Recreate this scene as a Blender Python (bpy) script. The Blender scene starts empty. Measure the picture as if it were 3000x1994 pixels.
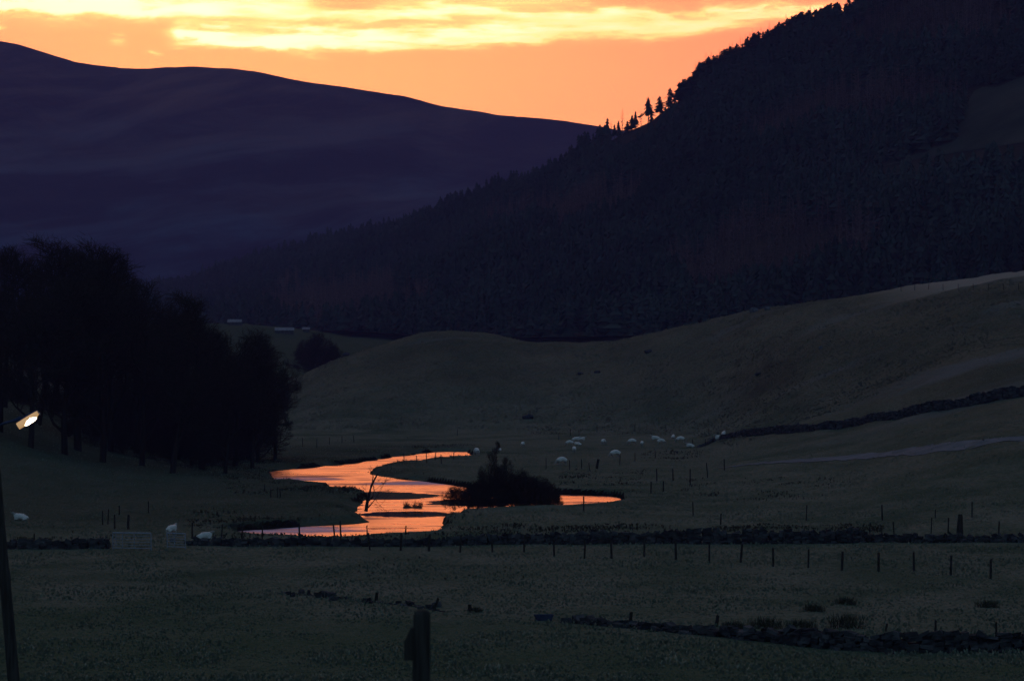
import bpy, bmesh, math, random
import numpy as np
from mathutils import Vector, Matrix

random.seed(7)
rng = np.random.default_rng(7)
S = bpy.context.scene
COL = S.collection
F, HOR, CH = 8507.0, 1080.0, 11.0      # focal length in photo pixels, horizon row, eye height (m)

# ------------------------------------------------------------------ object helpers
def tag(o, label=None, cat=None, group=None, kind=None):
    if label: o['label'] = label
    if cat: o['category'] = cat
    if group: o['group'] = group
    if kind: o['kind'] = kind
    return o

def link(o, parent=None):
    COL.objects.link(o)
    if parent is not None: o.parent = parent
    return o

def mesh_obj(name, V, faces, mat=None, parent=None, smooth=False):
    """V (n,3), faces = list of (k,m) int arrays or list of tuples -> one mesh object"""
    me = bpy.data.meshes.new(name)
    V = np.asarray(V, dtype=np.float32)
    if isinstance(faces, np.ndarray): faces = [faces]
    if len(faces) and isinstance(faces[0], np.ndarray):
        loops = np.concatenate([f.ravel() for f in faces]).astype(np.int32)
        tot = np.concatenate([np.full(len(f), f.shape[1]) for f in faces]).astype(np.int32)
        start = np.concatenate([[0], np.cumsum(tot)[:-1]]).astype(np.int32)
        me.vertices.add(len(V)); me.vertices.foreach_set('co', V.ravel())
        me.loops.add(len(loops)); me.loops.foreach_set('vertex_index', loops)
        me.polygons.add(len(tot)); me.polygons.foreach_set('loop_start', start)
        me.polygons.foreach_set('loop_total', tot)
        me.update(calc_edges=True)
    else:
        me.from_pydata([tuple(map(float, v)) for v in V], [], faces)
    me.validate()
    me.polygons.foreach_set('use_smooth', np.full(len(me.polygons), bool(smooth)))
    if mat: me.materials.append(mat)
    return link(bpy.data.objects.new(name, me), parent)

def empty(name, loc=(0, 0, 0), rz=0.0):
    o = bpy.data.objects.new(name, None)
    o.empty_display_size = 0.3
    o.location = loc; o.rotation_euler = (0, 0, rz)
    return link(o)

class MB:
    """collects shapes into one mesh"""
    def __init__(s): s.v = []; s.f = []
    def add(s, V, Fc):
        n = len(s.v); s.v += [tuple(p) for p in V]; s.f += [tuple(i + n for i in f) for f in Fc]
    def tube(s, pts, radii, n=6, cap=True, squash=1.0):
        pts = [Vector(p) for p in pts]; V = []; Fc = []
        for i, p in enumerate(pts):
            a = pts[max(i - 1, 0)]; b = pts[min(i + 1, len(pts) - 1)]
            d = (b - a).normalized()
            up = Vector((0, 0, 1)) if abs(d.z) < .95 else Vector((1, 0, 0))
            u = d.cross(up).normalized(); w = u.cross(d)
            for k in range(n):
                t = 2 * math.pi * k / n
                V.append(p + radii[i] * (math.cos(t) * u + squash * math.sin(t) * w))
        for i in range(len(pts) - 1):
            for k in range(n):
                k2 = (k + 1) % n
                Fc.append((i * n + k, i * n + k2, (i + 1) * n + k2, (i + 1) * n + k))
        if cap:
            Fc.append(tuple(range(n))[::-1]); Fc.append(tuple(range((len(pts) - 1) * n, len(pts) * n)))
        s.add(V, Fc)
    def box(s, c, size, rot=None, jit=0.0):
        V = []
        for z in (-.5, .5):
            for x, y in ((-.5, -.5), (.5, -.5), (.5, .5), (-.5, .5)):
                p = Vector((x * size[0], y * size[1], z * size[2]))
                if jit: p += Vector((random.uniform(-1, 1) * jit * size[0], random.uniform(-1, 1) * jit * size[1], random.uniform(-1, 1) * jit * size[2]))
                if rot is not None: p = rot @ p
                V.append(Vector(c) + p)
        s.add(V, [(3, 2, 1, 0), (4, 5, 6, 7), (0, 1, 5, 4), (1, 2, 6, 5), (2, 3, 7, 6), (3, 0, 4, 7)])
    def build(s, name, mat, parent=None, smooth=False):
        return mesh_obj(name, s.v, s.f, mat, parent, smooth)

# ------------------------------------------------------------------ noise and interpolation
_perm = np.random.default_rng(3).random((256, 256)).astype(np.float32)
def vnoise(x, y):
    xi = np.floor(x).astype(int); yi = np.floor(y).astype(int)
    fx = x - xi; fy = y - yi
    fx = fx * fx * fx * (fx * (fx * 6 - 15) + 10); fy = fy * fy * fy * (fy * (fy * 6 - 15) + 10)
    g = lambda a, b: _perm[a % 256, b % 256]
    return (g(xi, yi) * (1 - fx) + g(xi + 1, yi) * fx) * (1 - fy) + (g(xi, yi + 1) * (1 - fx) + g(xi + 1, yi + 1) * fx) * fy - .5
def fbm(x, y, o=4):
    s = 0; a = 1.0
    for i in range(o):
        s = s + a * vnoise(x * 2 ** i + 17.3 * i, y * 2 ** i + 9.1 * i); a *= .5
    return s
def smooth01(t): t = np.clip(t, 0, 1); return t * t * (3 - 2 * t)
def pchip(xk, yk, x):
    xk = np.asarray(xk, float); yk = np.asarray(yk, float)
    h = np.diff(xk); d = np.diff(yk, axis=0) / h.reshape((-1,) + (1,) * (yk.ndim - 1))
    m = np.zeros_like(yk); m[0] = d[0]; m[-1] = d[-1]
    a, b = d[:-1], d[1:]
    with np.errstate(divide='ignore', invalid='ignore'):
        hm = 2 * a * b / (a + b)
    m[1:-1] = np.where(a * b > 0, hm, 0)
    x = np.clip(x, xk[0], xk[-1])
    i = np.clip(np.searchsorted(xk, x) - 1, 0, len(xk) - 2)
    sh = (-1,) + (1,) * (yk.ndim - 1)
    t = ((x - xk[i]) / h[i]).reshape(sh); hh = h[i].reshape(sh)
    return ((2 * t**3 - 3 * t**2 + 1) * yk[i] + (t**3 - 2 * t**2 + t) * hh * m[i] + (-2 * t**3 + 3 * t**2) * yk[i + 1] + (t**3 - t**2) * hh * m[i + 1])

# ------------------------------------------------------------------ the lie of the land
NEAR = [(-60, 10.2), (0, 9.3), (27, 7.3), (50, 4.6), (68, 2.7), (85, 1.2), (100, .35), (115, 0)]
FAR = [(1500, 30), (3000, 40), (7000, 60)]
LAND = {
 -1500: [(150, 1.5), (220, 5), (300, 10), (450, 18), (700, 28), (1000, 34)],
 0: [(170, 0), (222, .25), (260, 2.0), (300, 4.8), (340, 7.0), (400, 9), (600, 10), (1000, 26)],
 300: [(200, 0), (240, .15), (290, 1.2), (320, 2.2), (360, 3), (450, 3), (600, 4), (1000, 26)],
 600: [(260, 0), (300, .35), (350, .6), (450, .6), (650, 4), (900, 20), (1000, 26)],
 800: [(400, 0), (480, .5), (540, 2.2), (600, 5.2), (650, 6), (720, 9), (900, 20), (1000, 25)],
 900: [(420, 0), (480, .6), (540, 4), (600, 10.2), (650, 9.3), (720, 9), (800, 13), (900, 19), (1000, 23.5)],
 1100: [(430, 0), (478, .5), (512, 3.2), (550, 9), (602, 15.3), (640, 13.5), (720, 9), (800, 13), (900, 18.5), (1000, 22.5)],
 1300: [(430, 0), (478, .4), (510, 3), (545, 9.5), (575, 15.0), (605, 18.5), (640, 17), (720, 11), (800, 12), (1000, 22)],
 1420: [(430, 0), (478, .4), (510, 3), (545, 9.3), (575, 14.6), (605, 17.9), (640, 16), (720, 11), (1000, 22)],
 1560: [(430, 0), (478, .4), (510, 2.8), (550, 9.5), (580, 14), (605, 16.2), (640, 14.5), (720, 10), (1000, 22)],
 1720: [(415, 0), (470, .5), (505, 3.2), (550, 11), (595, 16.4), (640, 15), (720, 12), (1000, 22)],
 2000: [(370, 0), (430, .35), (455, .9), (490, 5), (530, 13), (575, 19.8), (620, 18), (720, 14), (1000, 22)],
 2400: [(200, 0), (270, .85), (320, 2.3), (375, 4.2), (420, 8), (480, 16.5), (545, 24.2), (600, 22), (720, 17), (1000, 24)],
 3000: [(150, 0), (175, .2), (200, 1.1), (260, 4.7), (330, 8.7), (390, 15), (450, 22.3), (485, 26), (515, 27.6), (570, 26), (720, 22), (1000, 26)],
 4500: [(150, 1), (200, 4), (260, 9), (330, 15), (450, 28), (515, 35), (720, 34), (1000, 36)],
}
GD = np.concatenate([np.arange(-60, 120, 2.0), np.arange(120, 620, 1.5), np.arange(620, 1100, 5), np.arange(1100, 7001, 50)])
GP = np.arange(-1500, 4501, 10.0)
_cols = sorted(LAND)
_tab = np.stack([pchip(*zip(*(NEAR + LAND[c] + FAR)), GD) for c in _cols])     # (cols, d)
TAB = pchip(_cols, _tab, GP)                                                    # (px, d)

RIVER = [('F', [(783,1381),(867,1374),(931,1368),(1002,1361),(1057,1356),(1066,1351),(1109,1348),(1138,1341),(1181,1336),(1218,1333),(1250,1326),(1316,1323),(1375,1324)]),
 ('N', [(1385,1332),(1330,1334),(1281,1336),(1212,1339),(1184,1346),(1143,1353),(1106,1360),(1077,1370),(1066,1379)]),
 ('F', [(1063,1388),(1100,1395),(1172,1405),(1253,1412),(1316,1419),(1360,1427),(1420,1436),(1520,1443),(1651,1449),(1710,1450),(1815,1455)]),
 ('N', [(1826,1459),(1803,1463),(1768,1469),(1730,1473),(1653,1477),(1602,1478),(1500,1479),(1420,1481),(1350,1485),(1327,1492),(1310,1500),(1293,1507),(1281,1517),(1258,1529),(1238,1539),(1201,1551),(1129,1553),(1057,1555),(1000,1564),(925,1565),(873,1563),(787,1562),(700,1558)]),
 ('F', [(690,1556),(758,1552),(844,1546),(930,1541),(1017,1537),(1100,1531),(1121,1528)]),
 ('N', [(1126,1514),(1109,1507),(1080,1497),(1060,1479),(1074,1452),(1086,1440),(1071,1431),(1060,1423),(1002,1417),(948,1408),(887,1405),(844,1398),(806,1388)])]
WL = -0.6
poly = []
for kind, pts in RIVER:
    for px, py in pts:
        d = (CH - (WL if kind == 'F' else 0.0)) * F / (py - HOR)
        poly.append(((px - 1500) / F * d, d))
poly = np.array(poly)
for _ in range(2):
    nx = np.roll(poly, -1, 0)
    poly = np.stack([.75 * poly + .25 * nx, .25 * poly + .75 * nx], 1).reshape(-1, 2)

def river_sd(x, y):
    out = np.full(x.shape, 60.0)
    m = (x > -52) & (x < 26) & (y > 185) & (y < 445)
    X, Y = x[m], y[m]
    best = np.full(X.shape, 1e9); ins = np.zeros(X.shape, bool)
    A = poly; B = np.roll(poly, -1, 0)
    for (ax, ay), (bx, by) in zip(A, B):
        ex, ey = bx - ax, by - ay
        t = np.clip(((X - ax) * ex + (Y - ay) * ey) / (ex * ex + ey * ey + 1e-9), 0, 1)
        best = np.minimum(best, (X - ax - t * ex) ** 2 + (Y - ay - t * ey) ** 2)
        c = ((ay > Y) != (by > Y)) & (X < ex * (Y - ay) / (ey + (1e-12 if ey == 0 else 0)) + ax)
        ins ^= c
    sd = np.sqrt(best)
    out[m] = np.where(ins, -sd, sd)
    return out

def base_land(x, y):
    px = 1500 + F * x / np.maximum(y, 25)
    u = np.clip((px - GP[0]) / 10, 0, len(GP) - 1.001); i = u.astype(int); fu = u - i
    yy = np.clip(y, GD[0], GD[-1] - .01)
    j = np.clip(np.searchsorted(GD, yy, side='right') - 1, 0, len(GD) - 2)
    fv = (yy - GD[j]) / (GD[j + 1] - GD[j])
    z = (TAB[i, j] * (1 - fu) + TAB[i + 1, j] * fu) * (1 - fv) + (TAB[i, j + 1] * (1 - fu) + TAB[i + 1, j + 1] * fu) * fv
    hilly = smooth01((z - .3) / 4) * smooth01((y - 150) / 100)
    z = z + .10 * fbm(x / 9, y / 14, 3) * smooth01((y - 40) / 60) + .05 * fbm(x / 1.3, y / 1.6, 2)
    z = z + hilly * (1.1 * fbm(x / 26 + 5, y / 34, 3) + .34 * fbm(x / 3.1, y / 4.0, 3))
    return z

def land(x, y):
    x = np.asarray(x, float); y = np.asarray(y, float)
    z = base_land(x, y)
    sd = river_sd(x, y)
    wob = .35 * fbm(x / 2.6, y / 3.6, 3)
    soft = .5 + 2.2 * smooth01((fbm(x / 9 + 30, y / 12 + 4, 3) + .12) * 3.2)          # gentle grassy shelving here, sheer cut bank there
    k = smooth01((sd + wob * np.clip(sd + 1, 0, 1) + .35) / (.3 + soft))
    return z * k + (1 - k) * np.where(sd > .2, -.75, -1.5)

def land1(x, y): return float(land(np.array([x]), np.array([y]))[0])

def hit(px, py, lo=95.0, hi=1400.0):
    """ground point seen along a sight line from the viewpoint"""
    d = np.concatenate([np.arange(lo, 520, .25), np.arange(520, hi, 1.0)])
    x = (px - 1500) / F * d
    zr = CH + (HOR - py) / F * d
    ok = land(x, d) >= zr
    i = int(np.argmax(ok)) if ok.any() else len(d) - 1
    return Vector((x[i], d[i], land1(x[i], d[i])))

def at(px, d):
    x = (px - 1500) / F * d
    return Vector((x, d, land1(x, d)))

# ------------------------------------------------------------------ materials
def newmat(name):
    m = bpy.data.materials.new(name); m.use_nodes = True
    nt = m.node_tree; b = nt.nodes['Principled BSDF']
    b.inputs['Roughness'].default_value = .9
    b.inputs['Specular IOR Level'].default_value = 0.0
    return m, nt, b
def nd(nt, typ, **kw):
    n = nt.nodes.new(typ)
    for k, v in kw.items():
        if k in n.inputs: n.inputs[k].default_value = v
        else: setattr(n, k, v)
    return n
def ramp(nt, fac, stops, interp='LINEAR'):
    r = nt.nodes.new('ShaderNodeValToRGB'); r.color_ramp.interpolation = interp
    els = r.color_ramp.elements
    while len(els) < len(stops): els.new(.5)
    for e, (p, c) in zip(els, stops):
        e.position = p; e.color = (*c, 1) if len(c) == 3 else c
    nt.links.new(fac, r.inputs[0]); return r.outputs[0]
def noise(nt, scale, vec=None, detail=4, rough=.55, dist=0.0):
    n = nd(nt, 'ShaderNodeTexNoise', Scale=scale, Detail=detail, Roughness=rough, Distortion=dist)
    if vec is not None: nt.links.new(vec, n.inputs['Vector'])
    return n.outputs['Fac']
def mapped(nt, scale=(1, 1, 1), rot=(0, 0, 0), src='Object'):
    tc = nt.nodes.new('ShaderNodeTexCoord'); mp = nt.nodes.new('ShaderNodeMapping')
    mp.inputs['Scale'].default_value = scale; mp.inputs['Rotation'].default_value = rot
    nt.links.new(tc.outputs[src], mp.inputs['Vector']); return mp.outputs[0]
def mixc(nt, fac, a, b, typ='MIX'):
    m = nt.nodes.new('ShaderNodeMix'); m.data_type = 'RGBA'; m.blend_type = typ
    for s, v in ((m.inputs[0], fac), (m.inputs[6], a), (m.inputs[7], b)):
        if isinstance(v, (int, float)): s.default_value = v
        elif isinstance(v, tuple): s.default_value = (*v, 1)
        else: nt.links.new(v, s)
    return m.outputs[2]
def math_(nt, op, a, b=None, c=None, clamp=False):
    m = nt.nodes.new('ShaderNodeMath'); m.operation = op; m.use_clamp = clamp
    for i, v in enumerate((a, b, c)):
        if v is None: continue
        if isinstance(v, (int, float)): m.inputs[i].default_value = v
        else: nt.links.new(v, m.inputs[i])
    return m.outputs[0]
def bump(nt, b, h, strength=.5, dist=.1):
    n = nd(nt, 'ShaderNodeBump', Strength=strength, Distance=dist)
    nt.links.new(h, n.inputs['Height']); nt.links.new(n.outputs[0], b.inputs['Normal'])

def mottled(name, c1, c2, scale, rough=.9, stretch=(1, 1, 1), bmp=0.0, bscale=None, island=0.0, lo=.35, hi=.65):
    m, nt, b = newmat(name); L = nt.links
    v = mapped(nt, stretch)
    f = noise(nt, scale, v, 5, .6)
    c = ramp(nt, f, [(lo, c1), (hi, c2)])
    if island:
        g = nt.nodes.new('ShaderNodeNewGeometry')
        k = math_(nt, 'MULTIPLY_ADD', g.outputs['Random Per Island'], island * 2, 1 - island)
        hsv = nt.nodes.new('ShaderNodeHueSaturation')
        L.new(k, hsv.inputs['Value']); L.new(c, hsv.inputs['Color']); c = hsv.outputs[0]
    L.new(c, b.inputs['Base Color'])
    b.inputs['Roughness'].default_value = rough
    if bmp: bump(nt, b, noise(nt, bscale or scale * 3, v, 4), bmp, .05)
    return m

# -- grassland with paler tracks, darker patches and bare soil on the cut river banks
def ground_material():
    m, nt, b = newmat('pasture'); L = nt.links
    v = mapped(nt)
    big = noise(nt, .022, v, 4, .55, .4)
    mid = noise(nt, .17, mapped(nt, (1, .55, 1)), 5, .62)
    fine = noise(nt, 2.6, mapped(nt, (1, .6, 1)), 4, .7)
    c_big = ramp(nt, big, [(.36, (.052, .080, .054)), (.5, (.090, .114, .082)), (.66, (.125, .140, .104))])
    c = mixc(nt, ramp(nt, mid, [(.40, (0, 0, 0)), (.64, (.9,) * 3)]), c_big, (.150, .165, .132))
    c = mixc(nt, ramp(nt, fine, [(.34, (.55,) * 3), (.54, (0, 0, 0))]), c, (.044, .056, .038))
    # darker ground colour on the bank below the grove
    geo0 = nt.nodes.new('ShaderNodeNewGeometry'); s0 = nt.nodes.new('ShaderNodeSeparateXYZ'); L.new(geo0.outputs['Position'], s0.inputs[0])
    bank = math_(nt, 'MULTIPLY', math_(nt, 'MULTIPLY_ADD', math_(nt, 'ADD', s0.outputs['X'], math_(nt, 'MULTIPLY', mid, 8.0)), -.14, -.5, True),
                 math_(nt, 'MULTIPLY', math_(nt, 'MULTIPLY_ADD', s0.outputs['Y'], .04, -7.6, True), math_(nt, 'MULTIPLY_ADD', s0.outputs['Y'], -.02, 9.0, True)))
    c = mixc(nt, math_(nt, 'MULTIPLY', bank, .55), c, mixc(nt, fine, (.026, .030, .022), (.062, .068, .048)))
    # dry, bleached grass on the mounds
    geo = nt.nodes.new('ShaderNodeNewGeometry')
    sp = nt.nodes.new('ShaderNodeSeparateXYZ'); L.new(geo.outputs['Position'], sp.inputs[0])
    lawn = math_(nt, 'MULTIPLY_ADD', math_(nt, 'ADD', math_(nt, 'ADD', sp.outputs['Y'], math_(nt, 'MULTIPLY', sp.outputs['X'], .55)), math_(nt, 'MULTIPLY', mid, 14.0)), -.05, 7.0, True)          # the nearest field is grazed shorter and greener
    c = mixc(nt, math_(nt, 'MULTIPLY', lawn, .6), c, mixc(nt, fine, (.034, .064, .034), (.070, .105, .062)))
    up = math_(nt, 'MULTIPLY', math_(nt, 'MULTIPLY_ADD', sp.outputs['Z'], .12, -.1, True), math_(nt, 'GREATER_THAN', sp.outputs['Y'], 240.0))
    dry = ramp(nt, noise(nt, .05, mapped(nt, (1, .5, 1)), 5, .6), [(.35, (.080, .080, .055)), (.62, (.145, .136, .098))])
    dryf = mixc(nt, ramp(nt, fine, [(.34, (.8,) * 3), (.52, (0, 0, 0))]), dry, (.045, .040, .028))
    c = mixc(nt, math_(nt, 'MULTIPLY', up, .85), c, dryf)
    frost = ramp(nt, noise(nt, .03, mapped(nt, (.6, 1.4, 1), (0, 0, .5)), 3, .5, .8), [(.58, (0, 0, 0)), (.72, (.5,) * 3)])
    c = mixc(nt, math_(nt, 'MULTIPLY', frost, up), c, (.17, .18, .20))
    far = math_(nt, 'MULTIPLY', math_(nt, 'MULTIPLY_ADD', sp.outputs['Y'], .02, -13.6, True), .85)      # improved green pasture up the valley
    c = mixc(nt, far, c, mixc(nt, fine, (.032, .055, .030), (.055, .075, .042)))
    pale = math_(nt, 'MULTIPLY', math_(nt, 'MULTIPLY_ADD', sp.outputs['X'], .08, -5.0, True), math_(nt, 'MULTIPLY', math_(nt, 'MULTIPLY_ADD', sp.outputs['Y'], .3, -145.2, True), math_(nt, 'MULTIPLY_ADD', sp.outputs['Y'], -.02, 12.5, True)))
    c = mixc(nt, pale, c, (.25, .235, .205))                # paler ground beyond the crest fence
    # steep cut banks are bare peat
    sn = nt.nodes.new('ShaderNodeSeparateXYZ'); L.new(geo.outputs['True Normal'], sn.inputs[0])
    steep = ramp(nt, sn.outputs['Z'], [(.62, (1, 1, 1)), (.86, (0, 0, 0))])
    c = mixc(nt, steep, c, (.016, .013, .011))
    c = mixc(nt, 1.0, c, (.80, .89, .88), 'MULTIPLY')
    L.new(c, b.inputs['Base Color'])
    b.inputs['Roughness'].default_value = 1.0
    h = math_(nt, 'ADD', noise(nt, 1.1, v, 5, .7), math_(nt, 'MULTIPLY', fine, .6))
    bump(nt, b, h, .9, .35)
    return m

def water_material():
    m, nt, b = newmat('river_water'); L = nt.links
    b.inputs['Base Color'].default_value = (.012, .014, .013, 1)
    b.inputs['IOR'].default_value = 1.333
    b.inputs['Specular IOR Level'].default_value = 1.0
    v = mapped(nt, (.07, .22, 1), (0, 0, .12))
    patch = noise(nt, 1.0, v, 4, .6, .5)
    geo = nt.nodes.new('ShaderNodeNewGeometry'); sp = nt.nodes.new('ShaderNodeSeparateXYZ'); L.new(geo.outputs['Position'], sp.inputs[0])
    ed = noise(nt, 1.0, mapped(nt, (.25, .5, 1)), 4, .6)
    def slick(x0, y0, rx, ry):                       # glassy water in the lee of the headland and under the willows
        a = math_(nt, 'DIVIDE', math_(nt, 'SUBTRACT', sp.outputs['X'], x0), rx); c_ = math_(nt, 'DIVIDE', math_(nt, 'SUBTRACT', sp.outputs['Y'], y0), ry)
        q = math_(nt, 'ADD', math_(nt, 'MULTIPLY', a, a), math_(nt, 'MULTIPLY', c_, c_))
        return math_(nt, 'MULTIPLY_ADD', math_(nt, 'ADD', q, math_(nt, 'MULTIPLY', ed, 1.2)), -1.6, 2.6, True)
    sl_ = math_(nt, 'MAXIMUM', slick(-12.0, 266, 6.0, 10), math_(nt, 'MAXIMUM', slick(-8.5, 232, 4.2, 6.0), slick(-3.0, 252, 5, 8)))
    ru_ = math_(nt, 'MAXIMUM', slick(-18.5, 209, 8.5, 7.5), math_(nt, 'MAXIMUM', slick(-8.5, 294, 7.5, 7), slick(-22, 306, 5, 6)))
    patch = math_(nt, 'ADD', math_(nt, 'SUBTRACT', patch, math_(nt, 'MULTIPLY', sl_, .38)), math_(nt, 'MULTIPLY', ru_, .16))
    rr = ramp(nt, patch, [(.31, (.05,) * 3), (.38, (.27,) * 3), (.53, (.30,) * 3), (.64, (.60,) * 3)])     # calm slicks and wind-ruffled water
    L.new(rr, b.inputs['Roughness'])
    refl_tint = math_(nt, 'MULTIPLY', ru_, ramp(nt, noise(nt, 1.0, mapped(nt, (.10, .55, 1), (0, 0, .15)), 5, .6), [(.40, (.1,) * 3), (.55, (1, 1, 1))]))      # sky reflection painted in as streaks of lavender diffuse colour
    df = nd(nt, 'ShaderNodeBsdfDiffuse'); df.inputs[0].default_value = (.62, .52, .66, 1)
    mx = nt.nodes.new('ShaderNodeMixShader'); L.new(math_(nt, 'MULTIPLY', refl_tint, .8), mx.inputs[0]); L.new(b.outputs[0], mx.inputs[1]); L.new(df.outputs[0], mx.inputs[2])
    L.new(mx.outputs[0], nt.nodes['Material Output'].inputs['Surface'])
    h = noise(nt, 2.2, mapped(nt, (.5, 1.3, 1)), 3, .55)
    bn = nd(nt, 'ShaderNodeBump', Distance=.06); L.new(h, bn.inputs['Height']); L.new(bn.outputs[0], b.inputs['Normal'])
    L.new(math_(nt, 'MULTIPLY_ADD', sl_, -.25, .25), bn.inputs['Strength'])
    return m

M = {}
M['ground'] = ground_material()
M['water'] = water_material()
M['grass'] = mottled('dry_grass_blades', (.090, .124, .088), (.152, .190, .145), .4, island=.2)
M['drygrass'] = mottled('bleached_grass_blades', (.086, .096, .072), (.140, .152, .118), .2, island=.2)
M['rush'] = mottled('rush_blades', (.020, .024, .017), (.046, .046, .032), .8, island=.4)
M['stone'] = mottled('field_stone', (.022, .023, .027), (.066, .067, .072), 1.7, bmp=.6, bscale=9, island=.5)
M['boulder'] = mottled('boulder_stone', (.05, .055, .065), (.13, .135, .15), 1.5, bmp=.6, bscale=7)
M['darkboulder'] = mottled('dark_boulder_stone', (.020, .022, .028), (.05, .055, .07), 1.5, bmp=.6, bscale=7)
M['post'] = mottled('weathered_post_wood', (.020, .018, .016), (.050, .045, .040), 3, stretch=(6, 6, 1), bmp=.4)
M['pole'] = mottled('old_pole_wood', (.026, .024, .024), (.062, .058, .056), 2, stretch=(8, 8, .6), bmp=.5)
M['wire'] = mottled('fence_wire', (.06, .06, .06), (.1, .1, .1), 4)
M['bark'] = mottled('dark_bark', (.016, .014, .014), (.042, .036, .033), 2, stretch=(3, 3, 1), bmp=.5)
M['twig'] = mottled('winter_twigs', (.022, .019, .018), (.045, .035, .029), .4, island=.4)
M['spruce'] = mottled('spruce_needles', (.020, .030, .028), (.042, .058, .052), .02, island=.22)
M['larch'] = mottled('bare_larch', (.084, .062, .064), (.140, .100, .098), .03, island=.2)
M['wool'] = mottled('sheep_wool', (.50, .49, .475), (.72, .71, .69), 14, bmp=.6, bscale=40)
M['face'] = mottled('sheep_face', (.20, .19, .18), (.34, .32, .30), 20)
M['galv'] = mottled('galvanised_tube', (.19, .21, .27), (.30, .33, .40), 6, rough=.55)
M['roof'] = mottled('pale_sheet_roof', (.14, .145, .165), (.21, .215, .24), 1.2, rough=.6)
M['shedwall'] = mottled('shed_boards', (.05, .05, .055), (.10, .10, .105), 2)
M['track'] = mottled('worn_track', (.085, .108, .122), (.135, .160, .180), .35, bmp=.5, bscale=3)
M['trough'] = mottled('bluish_metal', (.025, .035, .075), (.05, .065, .12), 3, rough=.6)
M['housing'] = mottled('painted_lamp_metal', (.03, .045, .10), (.05, .07, .14), 8, rough=.5)

def hill_material():
    m, nt, b = newmat('moorland'); L = nt.links
    v = mapped(nt, (1, 1, 1.4))
    a = noise(nt, .0032, v, 5, .6, .6)
    s = noise(nt, .0085, mapped(nt, (.7, .5, 1.7), (0, .35, .2)), 6, .66, .25)
    c = ramp(nt, a, [(.38, (.019, .010, .010)), (.56, (.034, .023, .021)), (.70, (.052, .040, .034))])
    c = mixc(nt, ramp(nt, s, [(.50, (0, 0, 0)), (.66, (.9,) * 3)]), c, (.095, .085, .075))
    c = mixc(nt, ramp(nt, s, [(.32, (.8,) * 3), (.46, (0, 0, 0))]), c, (.010, .007, .010))
    geo = nt.nodes.new('ShaderNodeNewGeometry'); sp = nt.nodes.new('ShaderNodeSeparateXYZ'); L.new(geo.outputs['Position'], sp.inputs[0])
    def diag(ang, sc, off):
        tc = nt.nodes.new('ShaderNodeTexCoord'); m1 = nt.nodes.new('ShaderNodeMapping'); m2 = nt.nodes.new('ShaderNodeMapping')
        m1.inputs['Rotation'].default_value = (0, ang, 0); m2.inputs['Scale'].default_value = sc; m2.inputs['Location'].default_value = (off, off, 0)
        L.new(tc.outputs['Object'], m1.inputs[0]); L.new(m1.outputs[0], m2.inputs[0]); return noise(nt, 1.0, m2.outputs[0], 5, .62, .3)
    g1 = diag(.55, (.0016, .0008, .011), 0); g2 = diag(.18, (.0014, .0012, .016), 5.3)
    c = mixc(nt, ramp(nt, g1, [(.52, (0, 0, 0)), (.66, (.9,) * 3)]), c, (.15, .13, .11))
    c = mixc(nt, ramp(nt, g2, [(.54, (0, 0, 0)), (.68, (.8,) * 3)]), c, (.13, .125, .11))
    c = mixc(nt, ramp(nt, g2, [(.34, (.8,) * 3), (.47, (0, 0, 0))]), c, (.008, .006, .009))
    hi = math_(nt, 'MULTIPLY_ADD', math_(nt, 'ADD', sp.outputs['Z'], math_(nt, 'MULTIPLY', a, 300.0)), .004, -1.05, True)          # heather-brown tops; thicker haze low down painted in as bluer colour
    c = mixc(nt, hi, mixc(nt, 1.0, c, (.35, .72, 1.35), 'MULTIPLY'), mixc(nt, 1.0, c, (.72, .50, .42), 'MULTIPLY'))
    L.new(c, b.inputs['Base Color']); b.inputs['Roughness'].default_value = 1
    b.inputs['Specular IOR Level'].default_value = 0
    bump(nt, b, noise(nt, .03, mapped(nt), 5, .65), .6, 8)
    return m
M['moor'] = hill_material()
M['forestfloor'] = mottled('forest_floor', (.020, .018, .014), (.042, .036, .028), .05)
M['hillgrass'] = mottled('hillside_grass', (.026, .031, .026), (.056, .060, .050), .04, bmp=.8, bscale=.3)

# ------------------------------------------------------------------ ground sheet
sd_ = np.concatenate([np.linspace(-.95, -.215, 40)[:-1], np.linspace(-.215, .215, 520), np.linspace(.215, .95, 40)[1:]])
dd_ = np.concatenate([np.arange(-45, 96, 1.5), np.arange(96, 450, .36), np.arange(450, 640, 1.1), np.arange(640, 1100, 8), np.geomspace(1100, 6600, 26)])
SS, DD = np.meshgrid(sd_, dd_)
GX = SS * (DD + 46); GY = DD
GZ = land(GX, GY)
nr, nc = GX.shape
idx = np.arange(nr * nc).reshape(nr, nc)
quads = np.stack([idx[:-1, :-1], idx[:-1, 1:], idx[1:, 1:], idx[1:, :-1]], -1).reshape(-1, 4)
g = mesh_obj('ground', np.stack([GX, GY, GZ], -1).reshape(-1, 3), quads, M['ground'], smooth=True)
tag(g, 'rough winter pasture rolling from the near field up to the grassy mounds', 'ground', kind='structure')

# river surface: one level sheet under the cut banks
wx0, wx1, wy0, wy1 = poly[:, 0].min() - 2, poly[:, 0].max() + 2, poly[:, 1].min() - 2, poly[:, 1].max() + 2
w = mesh_obj('river', [(wx0, wy0, WL), (wx1, wy0, WL), (wx1, wy1, WL), (wx0, wy1, WL)], [(0, 1, 2, 3)], M['water'])
tag(w, 'winding river glowing orange with the reflected sunset', 'river', kind='structure')

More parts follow.
